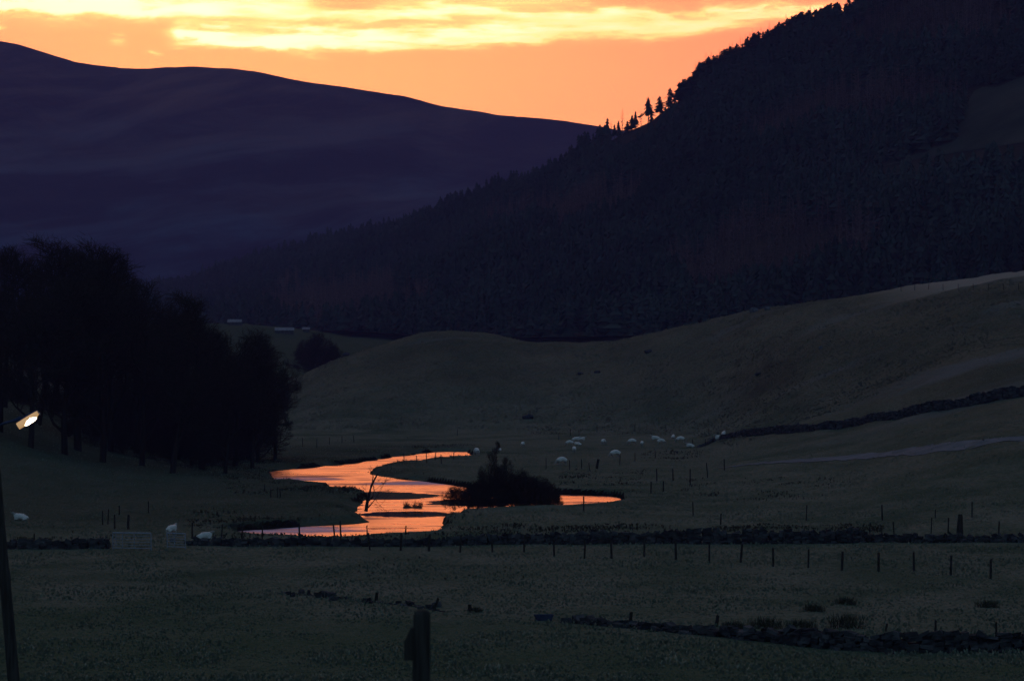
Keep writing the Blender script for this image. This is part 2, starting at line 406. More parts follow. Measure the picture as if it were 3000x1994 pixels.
# pale worn track across the right-hand field
tp = [hit(px, py) for px, py in [(2105, 1371), (2200, 1359), (2300, 1352), (2400, 1347), (2500, 1338), (2620, 1326), (2740, 1314), (2870, 1300), (3010, 1286), (3150, 1272)]]
xs = np.interp(np.linspace(0, len(tp) - 1, 160), range(len(tp)), [p.x for p in tp])
ys = np.interp(np.linspace(0, len(tp) - 1, 160), range(len(tp)), [p.y for p in tp])
tv = []
for i in range(160):
    a = max(i - 1, 0); b_ = min(i + 1, 159)
    t = Vector((xs[b_] - xs[a], ys[b_] - ys[a])).normalized(); n_ = Vector((-t.y, t.x))
    wid = .7 + 1.3 * smooth01(i / 60) + .25 * float(vnoise(np.array([i / 5.]), np.array([3.]))[0])
    for k in (-1, -.33, .33, 1):
        x, y = xs[i] + n_.x * k * wid, ys[i] + n_.y * k * wid
        tv.append((x, y, land1(x, y) + .05))
tf = [(i * 4 + k, (i + 1) * 4 + k, (i + 1) * 4 + k + 1, i * 4 + k + 1) for i in range(159) for k in range(3)]
t_ = mesh_obj('path', tv, tf, M['track'], smooth=True)
tag(t_, 'pale worn track climbing through the right field', 'path', kind='structure')

# ------------------------------------------------------------------ far hill
def far_hill():
    R = [(-2200, 330), (-1500, 150), (-900, 60), (-400, 85), (0, 121), (51, 129), (140, 157), (220, 182), (318, 196), (403, 202), (479, 198), (564, 195), (678, 201), (742, 208), (848, 231), (920, 243), (1000, 254), (1085, 267), (1182, 282), (1305, 313), (1411, 327), (1466, 338), (1581, 347), (1657, 355), (1780, 375), (1835, 384), (2100, 420), (2600, 520), (3400, 760)]
    px = np.linspace(-2200, 3400, 420); t = np.concatenate([np.linspace(0, 1, 110), np.linspace(1.05, 1.8, 14)])
    P, T = np.meshgrid(px, t)
    ry = np.interp(P, *zip(*R)); ry = ry + 1.6 * fbm(P / 40, P * 0 + 3, 3)
    dr = 4150 - .22 * np.clip(P, -1500, 3400) * 1.0
    d0 = 2350 + 0 * P
    zr = CH + (HOR - ry) / F * dr
    D = d0 + (dr - d0) * T
    z = 25 + (zr - 25) * np.where(T <= 1, np.clip(T, 0, 1) ** 1.12, 1 - (T - 1) ** 1.3 * .8)
    x = (P - 1500) / F * D
    env = np.clip(T * (1.0 - T), 0, 1) * 4
    gul = fbm(x / 420 + .45 * T, T * 1.1 + 2, 4)
    z = z + env * (gul * 46 + 16 * fbm(x / 110, D / 190, 4)) * (T <= 1)
    return x, D, z
def sheet(name, x, y, z, mat):
    nr, nc = x.shape; idx = np.arange(nr * nc).reshape(nr, nc)
    q = np.stack([idx[:-1, :-1], idx[:-1, 1:], idx[1:, 1:], idx[1:, :-1]], -1).reshape(-1, 4)
    return mesh_obj(name, np.stack([x, y, z], -1).reshape(-1, 3), q, mat, smooth=True)
h1 = sheet('moorland_hill', *far_hill(), M['moor'])
tag(h1, 'bare heather hill with a smooth skyline beyond the valley', 'hill', kind='structure')

# ------------------------------------------------------------------ forested hill
# skyline of the ground itself (the trees stand some ten metres above it)
RG = [(-200, 960), (250, 900), (547, 842), (661, 792), (941, 724), (1119, 684), (1272, 634), (1424, 584), (1577, 532), (1653, 498), (1742, 446), (1800, 408), (1827, 388), (1870, 374), (1908, 356), (1946, 324), (1980, 304), (2030, 264), (2055, 230), (2102, 205), (2123, 188), (2170, 165), (2204, 143), (2250, 128), (2305, 98), (2335, 85), (2394, 68), (2458, 42), (2700, -80), (3000, -190), (3600, -420), (4300, -520)]
DR = [(-200, 2600), (547, 2200), (1000, 1850), (1400, 1560), (1780, 1370), (2100, 1270), (2458, 1180), (3000, 1090), (4300, 980)]
DF = [(-200, 1600), (547, 1250), (1000, 1040), (1400, 900), (2000, 800), (3000, 720), (4300, 650)]
ZF = [(-200, 30), (547, 26), (1000, 24), (1400, 20), (2000, 20), (3000, 24), (4300, 40)]
def forest_surface(P, T):
    ry = np.interp(P, *zip(*RG)); dr = np.interp(P, *zip(*DR)); df = np.interp(P, *zip(*DF)); zf = np.interp(P, *zip(*ZF))
    zr = CH + (HOR - ry) / F * dr
    D = df + (dr - df) * T
    prof = np.where(T <= 1, np.clip(T, 0, 1) ** 1.05, 1 - (T - 1) ** 1.4 * .9)
    x = (P - 1500) / F * D
    z = zf + (zr - zf) * prof
    env = np.clip(T * (1 - T), 0, 1) * 4
    z = z + env * (14 * fbm(x / 130 + 3, D / 160, 3)) * (T <= 1)
    return x, D, z
P_, T_ = np.meshgrid(np.linspace(-200, 4300, 300), np.concatenate([np.linspace(-.06, 1, 90), np.linspace(1.05, 2.2, 16)]))
h2 = sheet('forest_hill', *forest_surface(P_, T_), M['forestfloor'])
tag(h2, 'steep dark hillside under the conifer plantation', 'hill', kind='structure')
# open grass clearing on the hillside at the right edge
cp, ct = np.meshgrid(np.linspace(0, 1, 90), np.linspace(0, 1, 24))
CP = 2530 + cp * 1150
_tt = np.linspace(0, 1, 300)
def t_at(P, py):
    """how far up the forest slope a sight line meets it"""
    out = np.zeros(P.shape)
    for k, (p_, y_) in enumerate(zip(P.ravel(), py.ravel())):
        X, D, Z = forest_surface(np.full(300, p_), _tt)
        a_ = HOR - (Z - CH) / D * F
        out.ravel()[k] = np.interp(-y_, -a_, _tt)
    return out
_ctop = ([2530, 2700, 2790, 2825, 2850, 3000, 3700], [496, 457, 420, 330, 276, 228, 40]); _cbot = ([2530, 2767, 3000, 3700], [501, 455, 420, 310])
CT1 = t_at(CP, np.interp(CP, *_ctop) + 14 * fbm(CP / 40, CP * 0, 3)); CT0 = t_at(CP, np.interp(CP, *_cbot))
cx, cy, cz = forest_surface(CP, CT0 + (CT1 - CT0) * ct)
h3 = sheet('hillside_clearing', cx, cy, cz + .35, M['hillgrass'])
tag(h3, 'open grassy clearing high in the forest at the right edge', 'clearing', kind='structure')
def in_clearing(P, T):
    X, D, Z = forest_surface(P, T); py = HOR - (Z - CH) / D * F
    return (P > 2530) & (py > np.interp(P, *_ctop) - 4 + 14 * fbm(P / 40, P * 0, 3)) & (py < np.interp(P, *_cbot) + np.interp(P, [2530, 2700, 3000], [50, 75, 90]))

def conifer(n_t, sides, seed, droop=.25, wid=.23, bare=False, z0=.12, gap=0.0, ragged=1.0):
    """unit-height spruce or bare larch, returns V, F arrays (triangles)"""
    r = np.random.default_rng(seed); V = []; Fc = []
    def tri(a, b, c):
        n = len(V); V.extend([a, b, c]); Fc.append((n, n + 1, n + 2))
    for k in range(4):                                   # stem
        a0, a1 = k * math.pi / 2, (k + 1) * math.pi / 2; q = .016
        tri((q * math.cos(a0), q * math.sin(a0), 0), (q * math.cos(a1), q * math.sin(a1), 0), (0, 0, 1))
    for i in range(n_t):
        f = i / n_t
        z = z0 + (.96 - z0) * f
        rad = wid * (1 - f) ** .8 * r.uniform(.75, 1.15) + .015
        ph = r.uniform(0, 6.28)
        for k in range(sides):
            if r.random() < gap: continue
            a = ph + (k + r.uniform(-.3, .3)) * 2 * math.pi / sides
            rr = rad * r.uniform(.40, 1.3) * ragged ** r.uniform(-1, 1); hw = (.10 if bare else .42 / ragged) * 2 * math.pi / sides * rr * (1.6 if not bare else 1)
            c, s = math.cos(a), math.sin(a)
            zt = z + (.05 if bare else .0) - droop * rr + r.uniform(-.01, .01)
            top = (0, 0, min(1.0, z + (.015 if bare else .10)))
            tri(top, (rr * c - hw * s, rr * s + hw * c, zt), (rr * c + hw * s, rr * s - hw * c, zt))
    return np.array(V), np.array(Fc)

def stamp(variants, pos, hgt, wid, name, mat, label, cat):
    Vs, Fs, n = [], [], 0
    pick = rng.integers(0, len(variants), len(pos)); ang = rng.uniform(0, 6.28, len(pos))
    for k, (V, Fc) in enumerate(variants):
        s = np.where(pick == k)[0]
        if not len(s): continue
        ca, sa = np.cos(ang[s])[:, None], np.sin(ang[s])[:, None]
        X = (V[None, :, 0] * ca - V[None, :, 1] * sa) * (wid[s] * hgt[s])[:, None] + pos[s, 0:1]
        Y = (V[None, :, 0] * sa + V[None, :, 1] * ca) * (wid[s] * hgt[s])[:, None] + pos[s, 1:2]
        Z = V[None, :, 2] * hgt[s][:, None] + pos[s, 2:3]
        Vs.append(np.stack([X, Y, Z], -1).reshape(-1, 3))
        Fs.append((Fc[None] + (np.arange(len(s)) * len(V))[:, None, None]).reshape(-1, 3) + n)
        n += len(s) * len(V)
    o = mesh_obj(name, np.concatenate(Vs), np.concatenate(Fs), mat)
    return tag(o, label, cat, kind='stuff')

N = 26000
Pf = rng.uniform(-150, 3500, N * 2); Tf = rng.uniform(0, 1, N * 2) ** .9
dens = np.interp(Pf, [-150, 1000, 3500], [1.0, .95, .75])
keep = rng.random(N * 2) < dens * .5
Pf, Tf = Pf[keep], Tf[keep]
fx, fy, fz = forest_surface(Pf, Tf)
fpy = HOR - (fz - CH) / fy * F
wob = 45 * fbm(Pf / 120, fpy / 60 + 7, 3)
def inside(cx, cy, rx, ry, sk=0.0):
    u = (Pf - cx + wob * 1.5) / rx; v = (fpy - cy - sk * (Pf - cx) + wob) / ry
    return u * u + v * v < 1
larchy = inside(2490, 340, 330, 62, -.17) | inside(2700, 60, 270, 95) | inside(2340, 745, 240, 105) | inside(1660, 620, 240, 40, -.2) | inside(1000, 900, 300, 45) | inside(2080, 820, 120, 60)
clear = in_clearing(Pf, Tf)
ok = ~clear
pos = np.stack([fx, fy, fz - .3], -1)
size = np.interp(Pf, [-150, 700, 1800, 3500], [10, 11, 11.5, 12])
SPR = [conifer(9, 5, s, droop=.4, wid=.19) for s in range(8)]
LAR = [conifer(7, 5, 20 + s, droop=-.25, wid=.17, bare=True) for s in range(5)]
larchy &= Tf < .93
ok &= ~((Pf > 1785) & (Pf < 1996) & (Tf > .88))
a = ok & ~larchy
hh = size * rng.uniform(.5, 1.12, len(Pf)) * np.clip(.95 + .5 * fbm(fx / 40, fy / 40, 3), .6, 1.2); ww = rng.uniform(.85, 1.25, len(Pf))
crest = (Pf > 1990) & (Tf > .80)                       # wind-clipped, even-topped trees along the crest
hh = np.where(crest, size * rng.uniform(.46, .66, len(Pf)), hh); ww = np.where(crest, ww * 1.5, ww)
stamp(SPR, pos[a], hh[a], ww[a], 'spruce_forest', M['spruce'], 'dense dark spruce plantation covering the steep hillside', 'forest')
a = ok & larchy
stamp(LAR, pos[a], hh[a], ww[a], 'larch_wood', M['larch'], 'brownish bare larch stands among the dark spruce plantation', 'forest')

# skyline conifers, one object each
def conifer_mesh(name, VF, mat):
    o = mesh_obj(name, VF[0], VF[1], mat); me = o.data; bpy.data.objects.remove(o); return me
RS = [conifer_mesh('conifer', conifer(24, 6, 40 + s, droop=.30, wid=.14 + .02 * (s % 3), z0=.18 + .07 * (s % 4), gap=.35, ragged=1.5), M['spruce']) for s in range(5)]
RL = [conifer_mesh('bare_larch', conifer(14, 5, 60 + s, droop=-.2, wid=.13, bare=True), M['larch']) for s in range(3)]
def ridge_tree(px, top, kind, label, group=None, wid=1.0, base=None):
    T = np.array([.985]); P = np.array([float(px)])
    x, d, z = (float(v[0]) for v in forest_surface(P, T))
    h = CH + (HOR - top) / F * d - z
    o = bpy.data.objects.new('conifer' if kind == 's' else 'larch_tree', random.choice(RS if kind == 's' else RL))
    o.location = (x, d, z - .2); o.scale = (h * wid, h * wid, h); o.rotation_euler = (0, 0, random.uniform(0, 6.28))
    link(o); return tag(o, label, 'conifer', group or 'trees along the wooded skyline')
ridge_tree(1790, 348, 'l', 'lowest spindly larch at the foot of the skyline row, left end')
ridge_tree(1800, 362, 's', 'small stubby conifer beside the lowest larch of the skyline row')
ridge_tree(1823, 312, 'l', 'tall thin see-through larch standing alone near the skyline row\'s low end')
ridge_tree(1812, 352, 's', 'short dark conifer directly left of the tall thin larch', wid=1.3)
ridge_tree(1838, 352, 's', 'short bushy conifer directly right of the tall thin larch', wid=2.0)
ridge_tree(1852, 335, 's', 'broad dark conifer in the gap between thin larch and first tall spruce', wid=1.9)
ridge_tree(1862, 324, 's', 'narrow pointed conifer leaning on the broad one beside it')
ridge_tree(1878, 318, 'l', 'faint leafless larch just left of the first tall spruce')
ridge_tree(1899, 282, 's', 'first tall slim spruce standing free against the orange sky', wid=1.35)
ridge_tree(1908, 312, 's', 'half-height conifer tucked under the first tall spruce')
ridge_tree(1933, 280, 's', 'thick ragged spruce in the middle of the free-standing three', wid=2.0)
ridge_tree(1946, 300, 'l', 'thin larch squeezed between the ragged spruce and the last tall one')
ridge_tree(1963, 254, 's', 'uppermost of the three tall free-standing spruces on the skyline', wid=1.6)
ridge_tree(1976, 275, 's', 'lower conifer joining the last tall spruce to the solid wood', wid=1.8)
ridge_tree(1990, 238, 's', 'dark leaning conifer where the solid skyline wood begins', wid=1.9)
TT = [(1998, 222), (2030, 210), (2038, 190), (2055, 165), (2102, 150), (2123, 136), (2170, 114), (2204, 90), (2250, 76), (2305, 45), (2335, 32), (2394, 18), (2458, -2)]
p = 2000.0
while p < 2458:
    k = 's' if random.random() < .72 else 'l'
    ridge_tree(p, np.interp(p, *zip(*TT)) + random.uniform(2, 15) - (14 if k == 'l' else 0), k,
               'dark conifer in the close-set row climbing the upper skyline' if k == 's' else 'bare larch poking from the close-set row on the upper skyline', wid=random.uniform(1.5, 2.6) if k == 's' else 1.2)
    p += random.uniform(4, 8)
TL = [(547, 812), (661, 763), (941, 693), (1119, 649), (1272, 598), (1424, 547), (1577, 490), (1653, 451), (1742, 396), (1785, 376)]
p = 560.0
while p < 1782:
    ridge_tree(p, np.interp(p, *zip(*TL)) + random.uniform(-7, 12), 's', 'small conifer on the long lower edge of the wood against the heather hill', 'trees along the lower edge of the wood', wid=random.uniform(1.0, 1.6))
    p += random.uniform(6, 12)

# ------------------------------------------------------------------ bare trees
def branches(seed, n1=9, n2=8, n3=9, n4=6, trunk=.25, spread=1.0, multi=1, tw=1.0, up=.35):
    r = random.Random(seed); thick, thin = [], []
    def limb(p, d, L, rad, nseg, lvl):
        pts = [p.copy()]; q = p.copy(); dd = d.normalized()
        for i in range(nseg):
            jt = .06 if lvl == 0 and multi == 1 else .16
            dd = (dd + Vector((r.gauss(0, jt), r.gauss(0, jt), r.gauss(0, .10) + .07))).normalized()
            q = q + dd * L / nseg; pts.append(q.copy())
        rr = [rad * (1 - (.9 if lvl == 1 else .62) * i / nseg) for i in range(nseg + 1)]
        (thick if lvl <= 1 else thin).append((pts, rr, lvl))
        return pts, rr
    def kids(pts, rr, n, L, lvl, lo):
        out = []
        for k in range(n):
            f = lo + (1 - lo) * (k + r.random()) / n
            i = min(int(f * (len(pts) - 1)), len(pts) - 2); t = f * (len(pts) - 1) - i
            p = pts[i].lerp(pts[i + 1], t); d = (pts[i + 1] - pts[i]).normalized()
            a = r.uniform(0, 6.28)
            side = Vector((math.cos(a), math.sin(a), 0)); side = (side - d * side.dot(d)).normalized()
            nd_ = d * r.uniform(.5, .9) + side * r.uniform(.55, 1.0) * spread + Vector((0, 0, up * .3))
            out.append((p, nd_, L * r.uniform(.65, 1.15) * (1.15 - .45 * f), rr[i] * .55))
        return out
    for m in range(multi):
        d0 = Vector((r.gauss(0, .03 if multi == 1 else .6), r.gauss(0, .03 if multi == 1 else .6), 1))
        tp, tr = limb(Vector((r.gauss(0, .02) * (multi > 1), r.gauss(0, .02) * (multi > 1), -.01)), d0, .62 if multi == 1 else .34, .0155 / multi ** .5, 7, 0)
        for a in kids(tp, tr, n1, .36, 1, trunk):
            p1, r1 = limb(*a, 5, 1)
            for b in kids(p1, r1, n2, .17, 2, .25):
                p2, r2 = limb(b[0], b[1], b[2], max(b[3], .0022 * tw), 3, 2)
                for c in kids(p2, r2, n3, .085, 3, .2):
                    p3, r3 = limb(c[0], c[1], c[2], .0013 * tw, 2, 3)
                    for e in kids(p3, r3, n4, .05, 4, .2):
                        limb(e[0], e[1], e[2], .0009 * tw, 1, 4)
    return thick, thin
def tree_meshes(seed, **kw):
    env = kw.pop('env', None); thick, thin = branches(seed, **kw); r_ = random.Random(seed)
    if env:                                             # real crowns fill out to an even dome
        ztop = max(p.z for q in thin for p in q[0]); c = Vector((0, 0, ztop * env[0]))
        def env_f(p): return math.sqrt((p.x / (ztop * env[2])) ** 2 + (p.y / (ztop * env[2])) ** 2 + ((p.z - c.z) / (ztop * env[1])) ** 2)
        for pts, rr, l in thick:
            if l == 1: pts[:] = [p if env_f(p) < .8 or p.z < c.z * .5 else c + (p - c) * ((.8 + .12 * (1 - math.exp(-(env_f(p) - .8) * 2))) / env_f(p)) for p in pts]
        for pts, rr, l in thin:
            lim = r_.uniform(.84, 1.0)
            f = max(math.sqrt(((p.x) / (ztop * env[2])) ** 2 + ((p.y) / (ztop * env[2])) ** 2 + ((p.z - c.z) / (ztop * env[1])) ** 2) for p in pts)
            if f > lim: sh = (c - pts[0]) * (1 - lim / f); pts[:] = [p + sh for p in pts]
    zmax = max(p.z for q in thin for p in q[0])
    A = MB()
    for pts, rr, l in thick: A.tube([p / zmax for p in pts], [x / zmax for x in rr], 7 if l == 0 else 5, cap=False)
    B = MB()
    for pts, rr, l in thin: B.tube([p / zmax for p in pts], [x / zmax for x in rr], 3, cap=False)
    a = A.build('trunk', M['bark']); b = B.build('crown', M['twig'])
    ma, mb_ = a.data, b.data
    bpy.data.objects.remove(a); bpy.data.objects.remove(b)
    return ma, mb_
random.seed(99)
EV = (.56, .40, .33)
TREES = [tree_meshes(1, trunk=.2, env=EV), tree_meshes(2, spread=1.15, trunk=.2, env=EV), tree_meshes(3, trunk=.24, env=EV), tree_meshes(4, spread=1.25, n1=10, trunk=.18, env=EV)]
BUSH = [tree_meshes(11, n1=6, n2=5, n3=6, n4=5, trunk=.03, spread=1.3, multi=9, tw=1.25, env=(.30, .70, .75)), tree_meshes(12, n1=6, n2=5, n3=6, n4=4, trunk=.02, spread=1.4, multi=10, tw=1.5, env=(.30, .70, .80))]
def bare_tree(name, mesh, p, h, wid, label, cat, group=None, rz=None, sink=.15, wy=None):
    r = empty(name, (p.x, p.y, p.z - sink), random.uniform(0, 6.28) if rz is None else rz)
    tag(r, label, cat, group)
    for nm, me in zip(('trunk', 'crown'), mesh):
        o = bpy.data.objects.new(nm, me); link(o, r); o.scale = (h * wid, h * (wy or wid), h)
    return r
GR = 'bare trees of the riverside grove'
for i, (px, d, top, wd, lab) in enumerate([
    (15, 330, 706, 1.0, 'bare tree cut by the left edge of the photo, in the dark grove'),
    (110, 322, 676, 1.05, 'tall rounded bare tree with the left of two highest crowns in the grove'),
    (228, 310, 672, 1.05, 'tallest dense bare tree, right of two highest crowns in the grove'),
    (325, 322, 735, .95, 'bare tree on the right shoulder of the two highest crowns'),
    (415, 302, 800, .95, 'bare tree whose crown steps down from the shoulder of the grove'),
    (505, 292, 836, 1.0, 'nearest bare tree with clear trunk at the grove\'s front edge'),
    (590, 306, 902, 1.05, 'bare tree where the grove\'s outline dips towards the forest foot'),
    (690, 322, 945, 1.2, 'broad bare tree low in the grove beneath the pale shed roofs'),
    (755, 340, 985, 1.05, 'wide low bare tree at the grove\'s right end'),
    (805, 350, 1035, 1.15, 'rounded last tree of the grove, beside the grassy mound')]):
    p = at(px, d); h = CH + (HOR - top) / F * d - p.z
    bare_tree('bare_tree', TREES[i % 4], p, h, wd, lab, 'tree', GR)
for i, (px, d, top) in enumerate([(-60, 372, 720), (60, 368, 712), (165, 366, 704), (275, 360, 735), (370, 352, 800), (455, 345, 832), (535, 350, 900), (620, 345, 965), (725, 355, 990), (0, 300, 800), (90, 292, 850), (190, 296, 800), (300, 300, 820), (400, 326, 860), (550, 330, 945), (660, 300, 1040), (740, 318, 1040)]):
    p = at(px, d); h = CH + (HOR - top) / F * d - p.z
    bare_tree('bare_tree', TREES[(i + 1) % 4], p, h, 1.15, 'dark bare tree deep inside the grove, lost among its neighbours', 'tree', GR)
for i, (px, d, top, wd) in enumerate([(150, 345, 1130, 1.5), (250, 340, 1140, 1.5), (350, 345, 1120, 1.5), (440, 345, 1130, 1.6), (520, 335, 1150, 1.5), (590, 335, 1140, 1.6), (650, 340, 1130, 1.5), (700, 345, 1130, 1.4), (745, 352, 1130, 1.2), (60, 350, 1090, 1.5), (300, 360, 1080, 1.8), (480, 360, 1080, 1.8), (620, 358, 1060, 1.8), (560, 312, 1240, 1.2), (650, 318, 1230, 1.2), (600, 305, 1290, 1.0), (110, 330, 1215, 1.4), (200, 326, 1225, 1.4), (280, 326, 1230, 1.4), (360, 322, 1240, 1.4), (440, 318, 1245, 1.4), (500, 312, 1270, 1.2), (20, 338, 1200, 1.4)]):
    p = at(px, d); h = CH + (HOR - top) / F * d - p.z
    bare_tree('leafless_shrub', BUSH[i % 2], p, h, wd * .62, 'leafless shrub in the black undergrowth beneath the grove', 'shrub', 'undergrowth of the grove')

# willow bush in the river bend
p = hit(1500, 1478); p.y += 1.0
for i, (px, dpy, top, wd, lab) in enumerate([
    (1330, 2.0, 1412, 1.25, 'low willow bush at the left end of the thicket, reaching over the orange water'),
    (1405, 2.5, 1390, 1.15, 'rounded willow bush between the low left bush and the tall stems'),
    (1462, 2.0, 1342, .95, 'tallest willow bush of the thicket, at its crest'),
    (1520, 2.5, 1360, 1.05, 'dense dark willow bush in the middle of the bend thicket'),
    (1580, 2.0, 1382, 1.1, 'broad willow bush just left of the right-hand pool'),
    (1625, 2.0, 1425, 1.0, 'low willow bush at the right end, touching the small orange pool')]):
    d = 234 + dpy; q = at(px, d); q.z = max(q.z, -.3)
    h = CH + (HOR - top) / F * d - q.z
    bare_tree('willow_bush', BUSH[i % 2], q, h, wd * .62, lab, 'bush', 'willow bushes in the river bend', rz=i * 1.1)
for i, (px, dpy, top, wd) in enumerate([(1370, 4, 1405, 1.4), (1440, 5, 1385, 1.3), (1500, 4, 1382, 1.3), (1550, 5, 1380, 1.3), (1605, 4, 1400, 1.2), (1460, 1, 1420, 1.5), (1540, 1, 1420, 1.5), (1590, 1, 1430, 1.4), (1400, 1, 1430, 1.4)]):
    d = 234 + dpy; q = at(px, d); q.z = max(q.z, -.4)
    h = CH + (HOR - top) / F * d - q.z
    bare_tree('willow_bush', BUSH[(i + 1) % 2], q, h, wd * .62, 'dark willow bush packed inside the bend thicket', 'bush', 'willow bushes in the river bend')
# slim sapling behind the thicket
q = hit(1455, 1368); d = q.y
bare_tree('sapling', TREES[2], q, CH + (HOR - 1283) / F * d - q.z, .5, 'slender bare sapling rising behind the willow thicket', 'tree')

for px, top, lab in ((1436, 1312, 'left of two short stems poking out of the willow thicket'), (1478, 1328, 'right of two short stems poking out of the willow thicket')):
    q = at(px, 238); bare_tree('sapling', TREES[0], q, CH + (HOR - top) / F * 238 - q.z, .6, lab, 'tree')

# small crooked tree on the headland
def crooked_tree():
    p = at(1072, 232.5); p.z = max(p.z, -.2)
    r = empty('crooked_tree', (p.x, p.y, p.z - .1)); tag(r, 'small crooked bare tree silhouetted against the orange water at the headland tip', 'tree')
    k = 232.5 / F
    def P(px, py, dy=0): return ((px - 1072) * k, dy, (1503 - py) * k)
    A = MB()
    for pts, r0, r1 in [([(1072, 1507), (1076, 1478), (1082, 1455), (1088, 1432), (1098, 1412), (1107, 1396)], .16, .05),
                        ([(1084, 1445), (1091, 1424), (1093, 1404), (1091, 1396)], .07, .025),
                        ([(1076, 1480), (1092, 1464), (1096, 1446), (1094, 1430)], .08, .03),
                        ([(1078, 1496), (1090, 1482), (1100, 1470)], .06, .025)]:
        n = len(pts)
        A.tube([P(*q, dy=.12 * math.sin(i * 2 + r0 * 40)) for i, q in enumerate(pts)], [r0 + (r1 - r0) * i / (n - 1) for i in range(n)], 6)
    A.build('trunk', M['bark'], r)
    B = MB(); rr = random.Random(5)
    def spray(a, b, lv):
        A0, B0 = Vector(a), Vector(b); mid = A0.lerp(B0, .5) + Vector((rr.gauss(0, .06), rr.gauss(0, .08), rr.gauss(0, .06)))
        B.tube([A0, mid, B0], [.022 / (lv + .6), .016 / (lv + .6), .008], 4, cap=False)
        if lv < 3:
            for _ in range(3):
                s = mid.lerp(B0, rr.uniform(0, 1)); L = (B0 - A0).length * rr.uniform(.4, .65)
                d = ((B0 - A0).normalized() + Vector((rr.gauss(0, .6), rr.gauss(0, .6), rr.gauss(0, .45)))).normalized()
                spray(s, s + d * L, lv + 1)
    for a, b in [((1107, 1398), (1118, 1388)), ((1098, 1412), (1090, 1390)), ((1088, 1432), (1112, 1414)), ((1091, 1400), (1083, 1388)),
                 ((1100, 1470), (1130, 1412)), ((1096, 1446), (1122, 1425)), ((1118, 1437), (1143, 1408)), ((1096, 1464), (1112, 1446)), ((1100, 1472), (1124, 1500)),
                 ((1090, 1482), (1108, 1496)), ((1110, 1492), (1136, 1462)), ((1136, 1462), (1142, 1440)), ((1100, 1478), (1118, 1458)), ((1082, 1462), (1068, 1440)), ((1076, 1480), (1062, 1462))]:
        spray(P(*a, dy=rr.uniform(-.1, .1)), P(*b, dy=rr.uniform(-.5, .5)), 1)
    B.build('crown', M['twig'], r)
crooked_tree()

# reed islet in the water
def blades(mb, c, n, rad, h, lean=.35, w=.02, r=random):
    for _ in range(n):
        a = r.uniform(0, 6.28); q = rad * math.sqrt(r.random())
        b = Vector((c[0] + q * math.cos(a), c[1] + q * math.sin(a), c[2] - .05))
        t = b + Vector((r.gauss(0, lean) * h, r.gauss(0, lean) * h, h * r.uniform(.6, 1.1)))
        u = Vector((math.cos(a + 1.3), math.sin(a + 1.3), 0)) * w
        m = b.lerp(t, .55) + Vector((0, 0, .08 * h))
        mb.add([b - u, b + u, m + u * .8, t, m - u * .8], [(0, 1, 2, 4), (4, 2, 3)])
dI = (CH - WL) * F / (1487 - HOR)
rI = empty('reed_islet', ((1210 - 1500) / F * dI, dI, WL)); tag(rI, 'dark reedy islet with twigs standing in the orange water', 'islet')
B = MB(); kI = dI / F
hump = []
for i, (px, hh_) in enumerate([(1188, .35), (1196, .32), (1206, .20), (1216, .26), (1228, .30), (1238, .34)]):
    hump.append(((px - 1210) * kI, hh_))
nn = 25
hv, hf = [], []
for i in range(nn):
    X = -.9 + 1.75 * i / (nn - 1); hgt = np.interp(X, *zip(*hump)) * (1 - abs(2 * i / (nn - 1) - 1) ** 6) + .03 * math.sin(i * 2.7)
    for k in range(9):
        t = -1 + 2 * k / 8
        hv.append((X, t * .6, hgt * math.sqrt(max(0, 1 - t * t)) - .1))
for i in range(nn - 1):
    for k in range(8): hf.append((i * 9 + k, (i + 1) * 9 + k, (i + 1) * 9 + k + 1, i * 9 + k + 1))
mesh_obj('mud_hump', hv, hf, M['rush'], rI, True)
for X, n_, h_ in [(-.62, 40, .5), (-.4, 30, .4), (.0, 24, .35), (.3, 34, .6), (.62, 40, .45)]: blades(B, (X, 0, .12), n_, .22, h_, .3, .014)
for _ in range(16): blades(B, (random.uniform(-.8, .8), random.uniform(-.3, .3), .15), 1, .05, random.uniform(.55, .95), .45, .012)
B.build('reeds', M['rush'], rI)

# bushes on the valley floor behind the grove
q = at(930, 668); bare_tree('round_bush', BUSH[0], q, CH + (HOR - 962) / F * 668 - q.z, .72, 'big round leafless bush in front of the green meadow', 'bush')
q = at(905, 690); bare_tree('round_bush', BUSH[1], q, CH + (HOR - 985) / F * 690 - q.z, .8, 'lower leafless bush joined to the left of the big round one', 'bush')
for px, d, top in [(965, 655, 1000), (1010, 700, 1034)]:
    q = at(px, d); bare_tree('small_bush', BUSH[1], q, max(1.0, CH + (HOR - top) / F * d - q.z), .8, 'small dark bush at the meadow foot, %s' % ('beside the big round bush' if px < 1000 else 'alone on the green grass'), 'bush')

